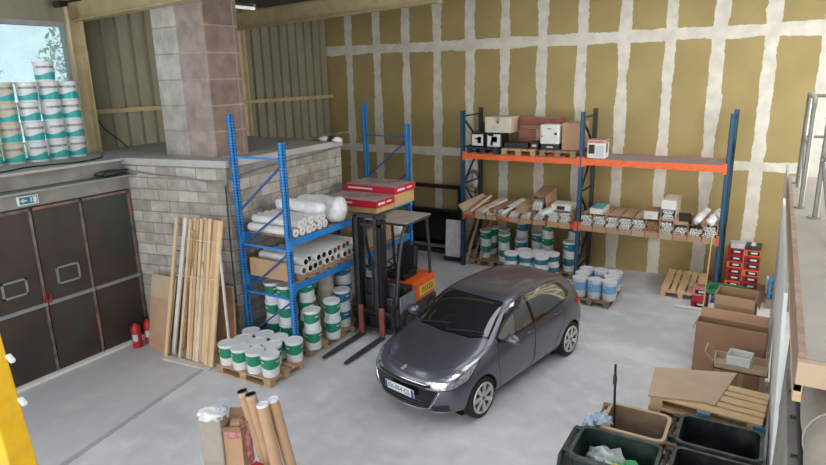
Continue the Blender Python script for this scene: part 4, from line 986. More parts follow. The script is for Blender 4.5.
# ================================================================ FORKLIFT
fk = thing('forklift', 'orange and black electric forklift with lowered forks between blue rack and grey car', 'forklift', (-6.12, 9.3, 0))
fk.rotation_euler = (0, 0, 0)
X0 = 0.0
def fb(name, m, *boxes, bevel=0, parent=None):
    mb = MB()
    for lo, hi in boxes: mb.bb(lo, hi)
    return mb.build(name, m, parent or fk, bevel=bevel)
# mast
for s in (-1, 1):
    x = s * .235 - .05
    fb('mast_channel', 'black', ((x - .075, -.60, .06), (x + .075, -.575, 2.30)), ((x - s * .075 - .01, -.60, .06), (x - s * .075 + .01, -.45, 2.30)), ((x + s * .075 - .012, -.60, .06), (x + s * .075 + .012, -.45, 2.22)), ((x - .075, -.465, .06), (x + .075, -.45, 2.22)))
    fb('inner_channel', 'dark_metal', ((x - s * .03 - .03, -.64, .10), (x - s * .03 + .03, -.60, 2.33)))
fb('mast_head', 'dark_metal', ((-.33, -.64, 2.27), (.33, -.50, 2.33)), ((-.31, -.60, 2.10), (.31, -.58, 2.16)), bevel=.008)
fb('mast_crossbar', 'black', ((-.30, -.58, 1.30), (.30, -.54, 1.36))); fb('mast_crossbar', 'black', ((-.30, -.58, .25), (.30, -.52, .37)))
MB().cyl((-.02, -.50, .2), (-.02, -.50, 1.5), .022).build('lift_cylinder', 'dark_metal', fk, True)
for s in (-.10, .10): MB().tube([(s, -.60, 2.2), (s, -.61, 1.2), (s, -.61, .35)], .012, 6).build('lift_chain', 'dark_metal', fk)
for k, dx in enumerate((-.16, -.13, .14)):
    MB().tube([(dx, -.5, 1.9), (dx - .02, -.38, 1.5), (dx + .1, -.30, 1.15), (dx + .05, -.2, .95)], .012, 7).build('hydraulic_hose', 'rubber', fk, True)
fb('fork_carriage', 'black', ((-.37, -.70, .46), (.50, -.65, .54)), ((-.37, -.70, .12), (.50, -.65, .21)), ((-.12, -.66, .15), (-.08, -.64, .5)), ((.12, -.66, .15), (.16, -.64, .5)), bevel=.005)
for x in (-.15, .31):
    f = MB(); f.bb((x - .05, -.755, .05), (x + .05, -.705, .62)); f.build('fork_shank', 'rust_red', fk, bevel=.006)
    f = MB(); f.prism([(x - .05, -.71), (x + .05, -.71), (x + .045, -1.6), (x + .025, -1.90), (x - .025, -1.90), (x - .045, -1.6)], .03, .07); f.build('fork', 'dark_metal', fk, bevel=.004)
# chassis
fb('chassis', 'dark_metal', ((-.46, -.42, .14), (.46, 1.0, .50)), ((-.40, -.5, .10), (.40, -.3, .75)), bevel=.03)
fb('side_panel', 'grey_metal', ((.44, -.34, .30), (.49, .20, .72)), bevel=.01)
fb('footwell_cowl', 'dark_metal', ((-.42, -.42, .50), (.42, -.28, 1.02)), bevel=.03)
cw = MB(); cw.prism([(-.48, .22), (.48, .22), (.48, .98), (.40, 1.10), (-.40, 1.10), (-.48, .98)], .42, .84); cwo = cw.build('counterweight', 'fork_orange', fk, bevel=.05)
cw = MB(); cw.bb((-.40, -.05, .45), (.40, .24, .80)); cw.build('battery_cover', 'dark_metal', fk, bevel=.03)
fb('lower_skirt', 'dark_metal', ((-.485, -.1, .14), (.485, 1.05, .42)), bevel=.03)
pn = fb('yellow_badge', 'yellow_plate', ((.48, .36, .52), (.488, .98, .72)))
# letters like those on the machine
text('badge_lettering', 'M320', .17, frame_mtx((.489, .67, .62), (0, 1, 0), (0, 0, 1)), 'black', pn, .001, 1.1)
st = MB(); st.box((0, .46, .90), (.48, .48, .12)); so_ = st.build('seat', 'seat', fk, bevel=.035)
st = MB(); st.box((0, .72, 1.16), (.46, .11, .54), (-.16, 0, 0)); st.build('seat_back', 'seat', fk, bevel=.04)
for s in (-1, 1): MB().box((s * .25, .52, 1.0), (.05, .30, .05)).build('armrest', 'seat', fk, bevel=.015)
MB().tube([(0, -.28, .95), (0, -.12, 1.20)], .02, 8).build('steering_column', 'black', fk, True)
wv = MB(); P = [Vector((.16 * math.cos(a), -.11 - .04 * math.sin(a) - .0, 1.21 + .15 * math.sin(a) * .45 + 0)) + Vector((0, .14 * math.sin(a) - .0, 0)) for a in [2 * PI * k / 20 for k in range(21)]]
wv.tube(P, .013, 7); wv.bar(P[0], P[10], .02, .012); wv.build('steering_wheel', 'black', fk, True)
for k in range(3): MB().cyl((.25 + k * .04, -.22, .95), (.25 + k * .04, -.14, 1.15), .008).build('lever', 'black', fk)
# overhead guard
for s in (-1, 1):
    MB().tube([(s * .42, -.38, .60), (s * .43, -.30, 1.3), (s * .42, -.12, 1.92), (s * .41, .0, 2.03)], .032, 8).build('guard_post', 'dark_metal', fk, True)
    MB().tube([(s * .42, .90, .85), (s * .42, .86, 1.5), (s * .41, .80, 2.03)], .032, 8).build('guard_post', 'dark_metal', fk, True)
g = MB(); g.bb((-.45, -.05, 2.02), (.45, .02, 2.07)); g.bb((-.45, .80, 2.02), (.45, .87, 2.07))
for s in (-1, 1): g.bb((s * .43 - .03, -.05, 2.02), (s * .43 + .03, .87, 2.07))
for k in range(7): g.bb((-.33 + k * .11 - .016, 0, 2.025), (-.33 + k * .11 + .016, .82, 2.06))
g.build('guard_frame', 'dark_metal', fk, bevel=.005)
fb('guard_sheet', 'duct', ((-.47, -.07, 2.072), (.47, .89, 2.088)))
def fwheel(x, y, r, w_):
    wo = MB().lathe([(r * .55, -w_ / 2), (r * .95, -w_ / 2), (r, -w_ * .35), (r, w_ * .35), (r * .95, w_ / 2), (r * .55, w_ / 2)], 30, mtx=Matrix.Translation((x, y, r)) @ Euler((0, PI / 2, 0)).to_matrix().to_4x4()).build('wheel', 'rubber', fk, True)
    MB().lathe([(.001, w_ * .52), (r * .5, w_ * .52), (r * .55, w_ * .35)], 24, cap0=False, cap1=False, mtx=Matrix.Translation((x, y, r)) @ Euler((0, PI / 2 if x > 0 else -PI / 2, 0)).to_matrix().to_4x4()).build('hub', 'dark_metal', wo, True)
for s in (-1, 1): fwheel(s * .47, -.18, .23, .16); fwheel(s * .42, .80, .20, .14)

# ================================================================ ORANGE RACK
GX = (-6.50, -3.60, -0.70); GF, GB = 13.38, 14.42
rk2 = thing('pallet_rack', 'long two-bay pallet rack with orange beams and dark blue uprights against the plasterboard wall', 'rack', (0, 0, 0))
for i, x in enumerate(GX):
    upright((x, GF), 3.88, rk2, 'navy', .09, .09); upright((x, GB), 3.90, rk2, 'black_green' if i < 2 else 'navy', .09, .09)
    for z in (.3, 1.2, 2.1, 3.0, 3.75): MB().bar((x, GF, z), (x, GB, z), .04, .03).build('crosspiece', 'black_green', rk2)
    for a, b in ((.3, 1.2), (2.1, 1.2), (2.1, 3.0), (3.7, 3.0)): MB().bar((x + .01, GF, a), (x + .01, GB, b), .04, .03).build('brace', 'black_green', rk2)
for i in (0, 1):
    for y, nm in ((GF, 'f'), (GB, 'b')):
        for z in (2.80, 1.33):
            s = -1 if nm == 'f' else 1
            m = MB(); m.bb((GX[i] + .05, y - .02 + s * .03, z - .065), (GX[i + 1] - .05, y + .02 + s * .03, z + .065)); m.bb((GX[i] + .05, y - .022 + s * .03, z - .005), (GX[i + 1] - .05, y + .022 + s * .03, z + .005))
            for xx in (GX[i] + .05, GX[i + 1] - .05): m.bb((xx - .035, y - .055, z - .11), (xx + .035, y - .045, z + .11))
            m.build('beam', 'orange_beam', rk2)
# decks: wire mesh upper right, boards elsewhere
m = MB()
for k in range(54): m.bb((GX[1] + .06 + k * .052, GF, 2.868), (GX[1] + .066 + k * .052, GB, 2.874))
for k in range(14): m.bb((GX[1] + .05, GF + .02 + k * .075, 2.862), (GX[2] - .05, GF + .028 + k * .075, 2.868))
for k in range(5): m.bb((GX[1] + .3 + k * .56, GF, 2.83), (GX[1] + .36 + k * .56, GB, 2.862))
m.build('mesh_deck', 'galv', rk2)
for i in (0, 1):
    m = MB()
    for k in range(9): m.bb((GX[i] + .06 + k * .31, GF, 1.395), (GX[i] + .06 + k * .31 + .26, GB, 1.415))
    m.build('board_deck', 'wood', rk2)
m = MB()
for k in range(5): m.bb((GX[0] + .3 + k * .55, GF, 2.865), (GX[0] + .38 + k * .55, GB, 2.88))
m.build('support_bar', 'orange_beam', rk2)

ZT = 2.88
pallet((-5.96, 13.90, ZT), PI / 2, 'dark blue plastic pallet on the upper orange shelf, leftmost of three', 'navy_plastic')
pallet((-5.0, 13.88, ZT), PI / 2, 'wooden pallet on the upper orange shelf, middle of three', 'wood') if 0 else None
PAL2 = (( -4.86, 'wooden pallet on the upper orange shelf, middle of three', 'wood'),)
o = pallet((-5.06, 13.90, ZT), PI / 2, 'wooden pallet on the upper orange shelf, middle of three', 'wood', cat='pallet')
o2 = pallet((-4.13, 13.90, ZT), PI / 2, 'wooden pallet on the upper orange shelf, rightmost of three beside the middle upright', 'wood_dark')
def carton(name, lo, hi, m, label, cat='box', pic=None, tape=True, rz=0, group=None, top=None):
    c = [(a + b) / 2 for a, b in zip(lo, hi)]; d = [b - a for a, b in zip(lo, hi)]
    t = thing(name, label, cat, (c[0], c[1], lo[2]), rz, group)
    MB().box((0, 0, d[2] / 2), d).build('carton', m, t, bevel=.006)
    if tape: MB().box((0, 0, d[2] + .001), (.055, d[1] * 1.0, .003)).build('tape', 'tape', t); 
    if tape: MB().box((0, -d[1] / 2 - .001, d[2] * .93), (.055, .003, d[2] * .14)).build('tape', 'tape', t)
    if top: MB().box((0, 0, d[2] + .002), (d[0] * .98, d[1] * .98, .004)).build('top_panel', top, t)
    if pic:
        for (side, u0, u1, v0, v1, pm) in pic:
            g = MB()
            if side == 'f': g.bb((u0 * d[0] - d[0] / 2, -d[1] / 2 - .004, v0 * d[2]), (u1 * d[0] - d[0] / 2, -d[1] / 2, v1 * d[2]))
            else: g.bb((d[0] / 2, u0 * d[1] - d[1] / 2, v0 * d[2]), (d[0] / 2 + .004, u1 * d[1] - d[1] / 2, v1 * d[2]))
            g.build('printed_panel', pm, t)
    return t
ZP = ZT + .146
carton('boxed_tool', (-6.30, 13.42, ZP), (-5.96, 13.85, ZP + .34), 'black', 'black box with white picture panel, left on the blue plastic pallet', pic=[('f', .08, .92, .08, .85, 'white_matte'), ('f', .50, .78, .25, .70, 'black'), ('f', .3, .5, .5, .62, 'black')], tape=False)
carton('boxed_tool', (-5.92, 13.42, ZP), (-5.50, 13.85, ZP + .34), 'black', 'black box with a drill picture, right on the blue plastic pallet under the cream carton', pic=[('f', .12, .9, .05, .9, 'white_matte'), ('f', .35, .7, .35, .75, 'black'), ('f', .3, .45, .12, .4, 'black'), ('f', .15, .5, .78, .9, 'teal_label')], tape=False)
carton('tool_case', (-6.28, 13.92, ZP), (-6.0, 14.25, ZP + .52), 'black', 'tall black tool case behind the left picture box', tape=False)
carton('carton', (-5.95, 13.44, ZP + .345), (-5.30, 14.0, ZP + .71), 'cream', 'large cream carton with a torn mark on top of the picture box', pic=[('f', .42, .58, .72, .98, 'card'), ('f', .46, .55, .6, .74, 'hole'), ('s', .05, .95, .05, .95, 'card_pale')])
carton('folded_carton', (-5.25, 13.86, ZP), (-4.25, 14.30, ZP + .40), 'red_brown', 'long reddish brown stack of flat boxes, lower, on the upper orange shelf', tape=False, pic=[('f', 0, .45, .1, .55, 'rust_red')])
carton('folded_carton', (-5.23, 13.88, ZP + .405), (-4.27, 14.28, ZP + .51), 'card_dark', 'brown flat box in the middle of the reddish stack', tape=False)
carton('folded_carton', (-5.25, 13.86, ZP + .515), (-4.25, 14.30, ZP + .67), 'rust_red', 'dark red flat box topping the stack behind the white machine', tape=False, top='card')
carton('tool_case', (-5.44, 13.42, ZP), (-4.86, 13.70, ZP + .13), 'black', 'flat black tool case at the front of the middle pallet', tape=False)
carton('tool_case', (-4.80, 13.42, ZP), (-4.62, 13.70, ZP + .17), 'black', 'small black case with a white sticker on the middle pallet', tape=False, pic=[('f', .2, .8, .3, .6, 'pale_sheet')])
carton('carton', (-4.78, 13.72, ZP), (-4.62, 13.84, ZP + .42), 'card', 'narrow tan carton standing between the reddish stack and the white machine')
mc = thing('machine', 'white machine box on a black base beside the big tan carton', 'machine', (-4.34, 13.60, ZP))
MB().box((0, 0, .06), (.42, .36, .12)).build('base', 'black', mc, bevel=.01); MB().box((-.02, 0, .34), (.44, .36, .44)).build('casing', 'white_matte', mc, bevel=.03)
g = MB()
for x_, z_, r_ in ((-.19, .30, .016), (.13, .36, .03)): g.cyl((x_, -.18, z_), (x_, -.195, z_), r_)
g.build('knob', 'black', mc); MB().bb((-.08, -.185, .46), (.02, -.18, .475)).build('marking', 'black', mc)
MB().bb((-.07, -.185, .045), (.07, -.18, .075)).build('plate', 'white_matte', mc)
carton('carton', (-4.09, 13.50, ZP), (-3.69, 14.2, ZP + .60), 'card', 'big tan carton beside the white machine at the middle upright')
carton('boxed_radio', (-3.50, 13.46, 2.876), (-3.12, 13.84, 3.27), 'white_matte', 'white box with dark red printed pictures alone on the wire mesh shelf', tape=False, top='pink', pic=[('f', .08, .42, .25, .75, 'black'), ('s', .3, .6, .3, .8, 'black'), ('f', .02, .98, .84, .98, 'pink'), ('s', .02, .98, .84, .98, 'pink'), ('f', .5, .95, .1, .7, 'pale_sheet')])

# cartons of tubes
def make_tube(L_=.85, r=.035, m='tube_end', name='cardboard_tube'):
    mb = MB(); m_ = Matrix.Rotation(-PI / 2, 4, 'X')
    mb.lathe([(r, -0.0), (r, L_), ], 12, mtx=m_, cap0=False, cap1=True)
    mb.lathe([(r, 0), (r * .56, 0), (r * .56, .25), (.0004, .25)], 12, mtx=m_, cap0=False, cap1=False)
    return mb.build(name, m, None, True, angle=40)
TB = {'w': make_tube(), 'b': make_tube(m='tube_brown_end')}
TB['w2'] = None
tused = set()
def tube_(kind, loc, label, group, rot=(0, 0, 0), sc_=(1, 1, 1)):
    if kind in tused: o = TB[kind].copy(); COL.objects.link(o)
    else: o = TB[kind]; tused.add(kind)
    o.location = loc; o.rotation_euler = rot; o.scale = sc_; return tag(o, label, 'tube', group)
def tube_carton(xc, w_, h_, label, tl, grp, kind='w', m='card', z0=1.418, y0=13.16, L_=1.05, flap=.13, top=True, rows=None, rz=0):
    t = thing('tube_carton', label, 'box', (xc, y0, z0), rz)
    b = MB(); b.bb((-w_ / 2, .0, 0), (w_ / 2, L_, .006)); b.bb((-w_ / 2, .0, 0), (-w_ / 2 + .006, L_, h_)); b.bb((w_ / 2 - .006, 0, 0), (w_ / 2, L_, h_)); b.bb((-w_ / 2, L_ - .006, 0), (w_ / 2, L_, h_))
    if top: b.bb((-w_ / 2, .12, h_ - .006), (w_ / 2, L_, h_))
    b.build('carton', m, t)
    MB().box((0, -.012, -flap / 2 + .004), (w_ * .97, .007, flap), (.12, 0, 0)).build('front_flap', m, t)
    n = 3; r = .035; k = 0
    rws = max(1, (rows or 4) - 1)
    for j in range(rws):
        nn = n
        for i in range(nn):
            xx = (i - (nn - 1) / 2) * .0735 + (.017 if j % 2 else -.017); y_ = random.uniform(-.04, .02)
            p = Matrix.Rotation(rz, 4, 'Z') @ Vector((xx, y_, 0))
            tube_(kind, (xc + p.x, y0 + p.y, z0 + .008 + r + j * .0655), tl, grp, (0, 0, rz))
    return t
ws = .274
for k in range(10):
    xc = -3.50 + ws / 2 + .01 + k * .274
    h_ = .25 if k not in (8,) else .21
    kind = 'b' if k == 5 else 'w'
    tube_carton(xc, .265, h_, 'brown tube-filled carton on the lower shelf of the right bay, %s from the middle upright' % ordn(k), '%s tube end in the %s carton of the right lower bay' % ('brown' if kind == 'b' else 'white', ordn(k)), 'tubes in the %s carton of the right bay' % ordn(k), kind,
                'card' if k not in (4, 6) else 'card_pale', rows=(4 if k not in (7, 8) else 3))
for k, xc in enumerate((-4.12, -3.85)):
    tube_carton(xc, .265, .25, 'brown tube-filled carton in the left lower bay, %s' % ('second from the middle upright' if k == 0 else 'touching the middle upright'), 'white tube end in the %s carton beside the middle upright, left bay' % ('outer', 'inner')[k], 'tubes in the %s carton of the left bay' % ('outer', 'inner')[k], 'w')
# looser piles in the left bay
for k, (xc, w_, rws, m) in enumerate([(-6.24, .28, 1, 'orange_beam'), (-5.93, .27, 2, 'card_pale'), (-5.64, .27, 3, 'card'), (-5.35, .27, 3, 'orange_beam'), (-5.06, .27, 3, 'card'), (-4.77, .27, 3, 'card'), (-4.45, .30, 3, 'card')]):
    tube_carton(xc, w_, .10 + .04 * rws, 'open tube carton in the left bay, %s from the left upright' % ordn(k), 'white tube end in the %s open carton of the left lower bay' % ordn(k), 'loose tubes in the %s carton of the left bay' % ordn(k), 'w', 'card' if m == 'orange_beam' else m, top=False, rows=rws, flap=.11 if m != 'orange_beam' else .05)
# things on top of the cartons
def slab_box(c, sz, rot, m, name, label, cat='box', extra=None):
    t = thing(name, label, cat, c); t.rotation_euler = rot
    MB().box((0, 0, sz[2] / 2), sz).build('carton', m, t, bevel=.006)
    if extra: 
        for (cc, ss, mm, nn) in extra: MB().box(cc, ss).build(nn, mm, t)
    return t
Zc = 1.418 + .255
slab_box((-3.18, 13.55, Zc + .005), (.28, .62, .12), (.0, 0, 0), 'white_matte', 'paper_pack', 'white pack with a teal top on the second carton of the right bay', 'pack', [((0, 0, .122), (.27, .6, .006), 'teal_paper', 'top_sheet')])
slab_box((-2.05, 13.52, Zc + .005), (.26, .6, .15), (.0, 0, 0), 'white_matte', 'carton', 'white fronted small carton on top of the brown-ended tubes', extra=[((.0, .05, .152), (.25, .5, .005), 'card_dark', 'lid'), ((0, -.302, .07), (.09, .004, .05), 'pale_sheet', 'printed_mark')])
tb = thing('tube_box', 'upright cream box full of tubes standing on the cartons in the right bay', 'box', (-1.72, 13.36, Zc + .005))
b = MB(); w_, h_ = .29, .40; b.bb((-w_ / 2, 0, 0), (w_ / 2, .75, .006)); b.bb((-w_ / 2, 0, 0), (-w_ / 2 + .006, .75, h_)); b.bb((w_ / 2 - .006, 0, 0), (w_ / 2, .75, h_)); b.bb((-w_ / 2, .02, h_ - .006), (w_ / 2, .75, h_)); b.bb((-w_ / 2, .744, 0), (w_ / 2, .75, h_)); b.build('carton', 'cream', tb)
MB().box((0, -.0, .31), (.285, .008, .19), (-.15, 0, 0)).build('front_flap', 'white_matte', tb)
for j in range(3):
    for i in range(3 - j % 2): tube_('w', (-1.72 + (i - (2 - j % 2) / 2) * .072, 13.36, Zc + .012 + .036 + j * .062), 'white tube end in the tall cream box standing on the cartons', 'tubes in the cream box')
slab_box((-1.46, 13.45, Zc - .02), (.27, .5, .05), (.15, 0, .1), 'card', 'cardboard_flap', 'brown cardboard lid lying over the eighth carton', 'cardboard')
bk = thing('shoe_box', 'open dark hollow carton tipped on the eighth carton of the right bay', 'box', (-1.40, 13.30, Zc - .045)); MB().box((0, .2, .06), (.24, .40, .11), (.2, 0, .15)).build('carton', 'black', bk, bevel=.004)
for k, (x_, m, lb) in enumerate([(-1.10, 'wrap', 'crinkled clear wrapped roll lying on the ninth carton'), (-.86, 'wrap', 'crinkled clear wrapped roll at the right end of the right bay')]):
    bundle('wrapped_roll', (x_ - .05, 13.15, Zc + .06), (x_ + .08, 13.95, Zc + .14), .085, m, lb, 'roll', 3 + k)
slab_box((-.98, 13.40, Zc), (.10, .6, .10), (.1, 0, -.1), 'card_dark', 'carton', 'thin brown carton wedged between the two wrapped rolls')
# left bay top things
slab_box((-6.22, 13.42, 1.60), (.30, .75, .06), (.35, .5, -.45), 'card_pale', 'carton', 'tan flat carton tilted at the left end of the lower orange shelf')
slab_box((-6.05, 13.35, 1.62), (.24, .75, .05), (.42, -.2, -.5), 'wood_light', 'carton', 'pale slotted carton tilted over the leftmost one', extra=[((0, .1, .052), (.05, .3, .004), 'card_dark', 'slot')])
slab_box((-5.70, 13.38, 1.60), (.22, .8, .06), (.28, 0, -.5), 'cream', 'carton', 'cream slim carton tilted in the left bay')
slab_box((-5.52, 13.46, 1.56), (.22, .7, .10), (.2, 0, -.45), 'card_dark', 'carton', 'dark brown carton tilted behind the cream slim one')
slab_box((-5.18, 13.36, 1.62), (.15, .8, .07), (.28, 0, -.45), 'white_matte', 'carton', 'white slim carton tilted in the middle of the left bay', extra=[((.0, -.2, .072), (.1, .15, .004), 'black', 'dark_print')])
slab_box((-4.86, 13.44, 1.58), (.26, .6, .16), (.1, .2, -.1), 'card', 'carton', 'small brown peaked carton left of the tall open box')
ob = thing('open_carton', 'tall open carton with plastic tubes poking out, above the left bay', 'box', (-4.52, 13.42, 1.60)); ob.rotation_euler = (.25, 0, -.12)
b = MB(); w_, h_ = .34, .36; b.bb((-w_ / 2, 0, 0), (w_ / 2, .6, .008)); b.bb((-w_ / 2, 0, 0), (-w_ / 2 + .008, .6, h_)); b.bb((w_ / 2 - .008, 0, 0), (w_ / 2, .6, h_)); b.bb((-w_ / 2, .0, h_ - .008), (w_ / 2, .6, h_)); b.bb((-w_ / 2, .592, 0), (w_ / 2, .6, h_)); b.build('carton', 'card', ob)
MB().box((0, .3, h_ + .003), (.33, .58, .004)).build('lid', 'card_dark', ob)
for k in range(6): tube_('w', (-4.62 + (k % 3) * .075, 13.26, 1.66 + (k // 3) * .075), 'whitish tube poking out of the tall open carton', 'tubes poking from the open carton', (.25, 0, .1))
slab_box((-4.22, 13.30, 1.63), (.14, .6, .09), (.22, 0, -.55), 'wrap', 'wrapped_pack', 'clear wrapped pack leaning between the open carton and white tray', 'pack')
slab_box((-3.98, 13.50, Zc + .005), (.44, .5, .13), (0, 0, 0), 'white_matte', 'tray', 'white tray with a dark slot on the brown cartons near the middle upright', 'tray', [((.0, -.252, .06), (.18, .004, .09), 'black', 'slot')])

# ---- below the orange rack
pallet((-5.78, 13.90, 0), 0, 'wooden pallet at the left end of the floor below the orange rack', 'wood_dark')
pallet((-4.26, 13.90, 0), 0, 'wooden pallet below the orange rack beside the middle upright', 'wood_dark')
pallet((-4.99, 13.95, 0), PI / 2 , 'wooden pallet in the middle below the orange rack', 'wood_dark') if 0 else None
gp = [('green', -6.08, 13.85, 2, 'leftmost stack'), ('green', -5.70, 14.15, 2, 'rear second stack'), ('green', -5.52, 13.72, 2, 'front stack second from left'), ('green', -6.05, 14.22, 2, 'rear left stack')]
for kind, x, y, n, nm in gp:
    for k in range(n): pail(kind, (x, y, .144 + k * .358), 'green-banded pail under the orange rack, %s, %s' % (nm, ('lower', 'upper')[k]), 'green pails under the orange rack')
gp = [('dkteal', -5.12, 13.85, 2, 'stack left of the white lidded tubs', 0.0), ('dkteal', -4.80, 14.15, 2, 'taller stack behind the white lidded tubs', .144), ('dkteal', -5.25, 14.25, 3, 'rear stack between the two pallets', 0), ('dkteal', -3.86, 13.70, 2, 'stack in front by the middle upright', .144), ('dkteal', -3.86, 14.08, 3, 'tall stack behind by the middle upright', .144)]
for kind, x, y, n, nm, z0 in gp:
    for k in range(n): pail('plain' if (k == 2 and 0) else kind, (x, y, z0 + k * .358), 'grey-white pail under the orange rack, %s, %s' % (nm, ('bottom', 'second', 'third')[k]), 'grey-white pails under the orange rack')
for k in range(3): pail('green', (-4.48, 13.95, .144 + k * .358), 'green-white pail in the central stack under the orange rack, %s' % ('bottom', 'middle', 'top')[k], 'central pail stack under the orange rack')
# white lidded tubs on a pallet in front
pallet((-4.55, 13.08, 0), 0, 'wooden pallet mostly hidden behind the car roof, carrying white tubs', 'wood')
for r_, (y, xs) in enumerate(((12.85, (-4.98, -4.62, -4.26)), (13.20, (-4.80, -4.45, -4.12)))):
    for k, x in enumerate(xs):
        for lv in (0, 1): pail('white', (x, y, .144 + lv * .262), 'flat white-lidded tub behind the car roof, %s row, %s from left, %s' % (('front', 'rear')[r_], ordn(k), ('lower', 'upper')[lv]), 'white-lidded tubs behind the car', cat='tub')
# blue pails by the middle upright
pallet((-2.93, 12.58, 0), math.radians(90), 'wooden pallet with blue-labelled pails in front of the middle upright', 'wood_dark')
n = 0
for r_, (y, xs) in enumerate(((12.18, (-3.17, -2.86, -2.56)), (12.50, (-3.20, -2.90, -2.60)), (12.84, (-3.2, -2.90, -2.60)))):
    for k, x in enumerate(xs):
        if r_ == 1 and k == 1: continue
        pail('blue', (x - .01, y, .144), 'blue-labelled white pail, %s row, %s from left, on the pallet by the middle upright' % (('front', 'middle', 'back')[r_], ordn(k)), 'blue-labelled pails')
        n += 1
tag(crumple('plastic_film', 'clear_bag', (-2.91, 12.5, .30), (.12, .13, .15), 4), 'crumpled clear film stuffed between the blue-labelled pails', 'film')
# between / left of the rack
for k, (x0, x1, z1, m) in enumerate([(-6.36, -6.30, 1.25, 'card_pale'), (-6.27, -6.20, 1.2, 'wood_dark'), (-6.19, -6.22, 1.15, 'wood')]):
    tag(MB().bar((x0 - .10 + .09 * k - .02, 13.52, .02), (x0 + .09 * k - .06, 14.3, z1), .06, .03, up=(0, 1, 0)).build('plank', m), 'narrow plank leaning inside the left end of the orange rack, %s' % ordn(k), 'plank')
bf = thing('black_frame', 'black steel frame with a solid lower panel against the plasterboard left of the orange rack', 'frame', (-7.80, 14.35, 0))
MB().bb((-.70, -.03, .12), (.70, .03, 1.12)).build('panel', 'black_gloss', bf)
for x in (-.74, .72): MB().bb((x - .03, -.05, 0), (x + .03, .05, 1.82)).build('post', 'black', bf)
MB().bb((-.74, -.05, 1.74), (.74, .05, 1.84)).build('top_bar', 'black', bf); MB().bb((-.74, -.05, 1.10), (.74, .05, 1.16)).build('middle_bar', 'black', bf)
MB().cyl((-.9, -.25, .18), (.85, -.25, .18), .05).build('lower_pipe', 'grey_metal', bf, True)
MB().bb((-.85, -.33, .0), (.8, -.15, .12)).build('foot_plinth', 'dark_metal', bf)
p = thing('wrapped_board', 'white plastic-wrapped panel leaning at the left post of the orange rack', 'panel', (-6.88, 13.52, 0)); 
MB().box((0, .06, .56), (.42, .05, 1.05), (-.08, 0, .05)).build('panel', 'wrap', p, bevel=.01); MB().box((-.01, .02, .06), (.45, .09, .12), (-.08, 0, .05)).build('foot_strip', 'black', p)
cb = thing('hose_coil', 'reddish brown hose coil hanging behind the left post of the orange rack', 'hose', (-6.74, 14.55, 1.95))
for k in range(4):
    P = [(.22 * math.cos(a) * (1 - .08 * k), -.03 * k, .30 * math.sin(a) * (1 - .05 * k)) for a in [2 * PI * i / 20 for i in range(21)]]
    MB().tube(P, .018, 6).build('loop', 'card_dark', cb, True)
bb_ = thing('plastic_sheet', 'white plastic sheet hanging behind the left post of the orange rack', 'sheet', (-6.95, 14.755, 2.3)); m = MB(); R = []
for k in range(9): R.append([Vector((-.22 + .055 * i, .030 * math.sin(i * 1.7 + k * .4), -.55 + k * .14)) for i in range(9)])
m.rings(R, False); so = m.build('sheet', 'wrap', bb_, True); so.modifiers.new('t', 'SOLIDIFY').thickness = .004
# leaning wooden pallet by the wall, product stacks
po = pallet((-1.34, 13.82, .0), 0, 'bare wooden pallet tilted against the wall below the right bay', 'wood_light'); po.rotation_euler = (math.radians(20), 0, math.radians(0)); po.location = (-1.35, 13.93, .145)
po.rotation_euler = Euler((math.radians(18), 0, 0)).to_matrix().to_euler(); po.rotation_euler = (Matrix.Rotation(math.radians(6), 3, 'X') @ Matrix.Rotation(PI / 2, 3, 'Z')).to_euler(); po.location = (-1.33, 13.86, .07)
def tin_pack(x, y, z, label, m1='red', m2='black', group=None):
    t = thing('product_pack', label, 'pack', (x, y, z), 0, group)
    MB().box((0, 0, .07), (.30, .34, .14)).build('case', m1, t, bevel=.008)
    MB().box((.02, -.172, .075), (.22, .004, .085)).build('label', m2, t); MB().box((.03, -.175, .08), (.12, .004, .035)).build('label_strip', 'white_matte', t)
    MB().box((.152, 0, .075), (.004, .26, .08)).build('side_label', m2, t); return t
for j in range(6):
    for i in range(2):
        tin_pack(-.42 + i * .32, 14.25 + (j % 2) * .02, .144 + j * .145, 'red and black pack in the stack by the wall, %s column, %s from bottom' % (('left', 'right')[i], ordn(j)), 'red' if (i + j) % 3 else 'fork_orange', 'black', 'red and black packs')
slab_box((-.40, 14.25, 1.02), (.28, .32, .10), (0, 0, .1), 'pale_sheet', 'pack', 'grey pack on the left top of the red and black stack', 'pack')
slab_box((-.10, 14.25, 1.02), (.30, .32, .09), (0, 0, -.05), 'dark_metal', 'pack', 'dark grey pack on the right top of the red and black stack', 'pack', extra=[((.0, 0, .092), (.08, .3, .004), 'white_matte', 'strip')])
pallet((-.28, 14.22, 0), 0, 'wooden pallet under the red and black stack', 'wood_dark')
pallet((.62, 14.05, 0), PI / 2, 'wooden pallet under the blue packs at the right', 'wood_dark')
for j in range(3): tin_pack(.40, 13.78, .144 + j * .145, 'blue and black boxed pack right of the red stack, %s from the bottom' % ordn(j), 'cyan', 'black', 'blue packs')
slab_box((.36, 14.15, .144), (.3, .34, .30), (0, 0, 0), 'pale_sheet', 'pack', 'taller pale grey pack behind the blue and black ones', 'pack')
tin_pack(-.96, 13.42, .0, 'red pack on the floor beside the right end of the orange rack'); tin_pack(-.93, 13.05, 0, 'red pack on the floor in front of the rack, nearer'); tin_pack(-.96, 13.42, .145, 'dark red pack stacked on the floor beside the rack end', 'pink', 'black')

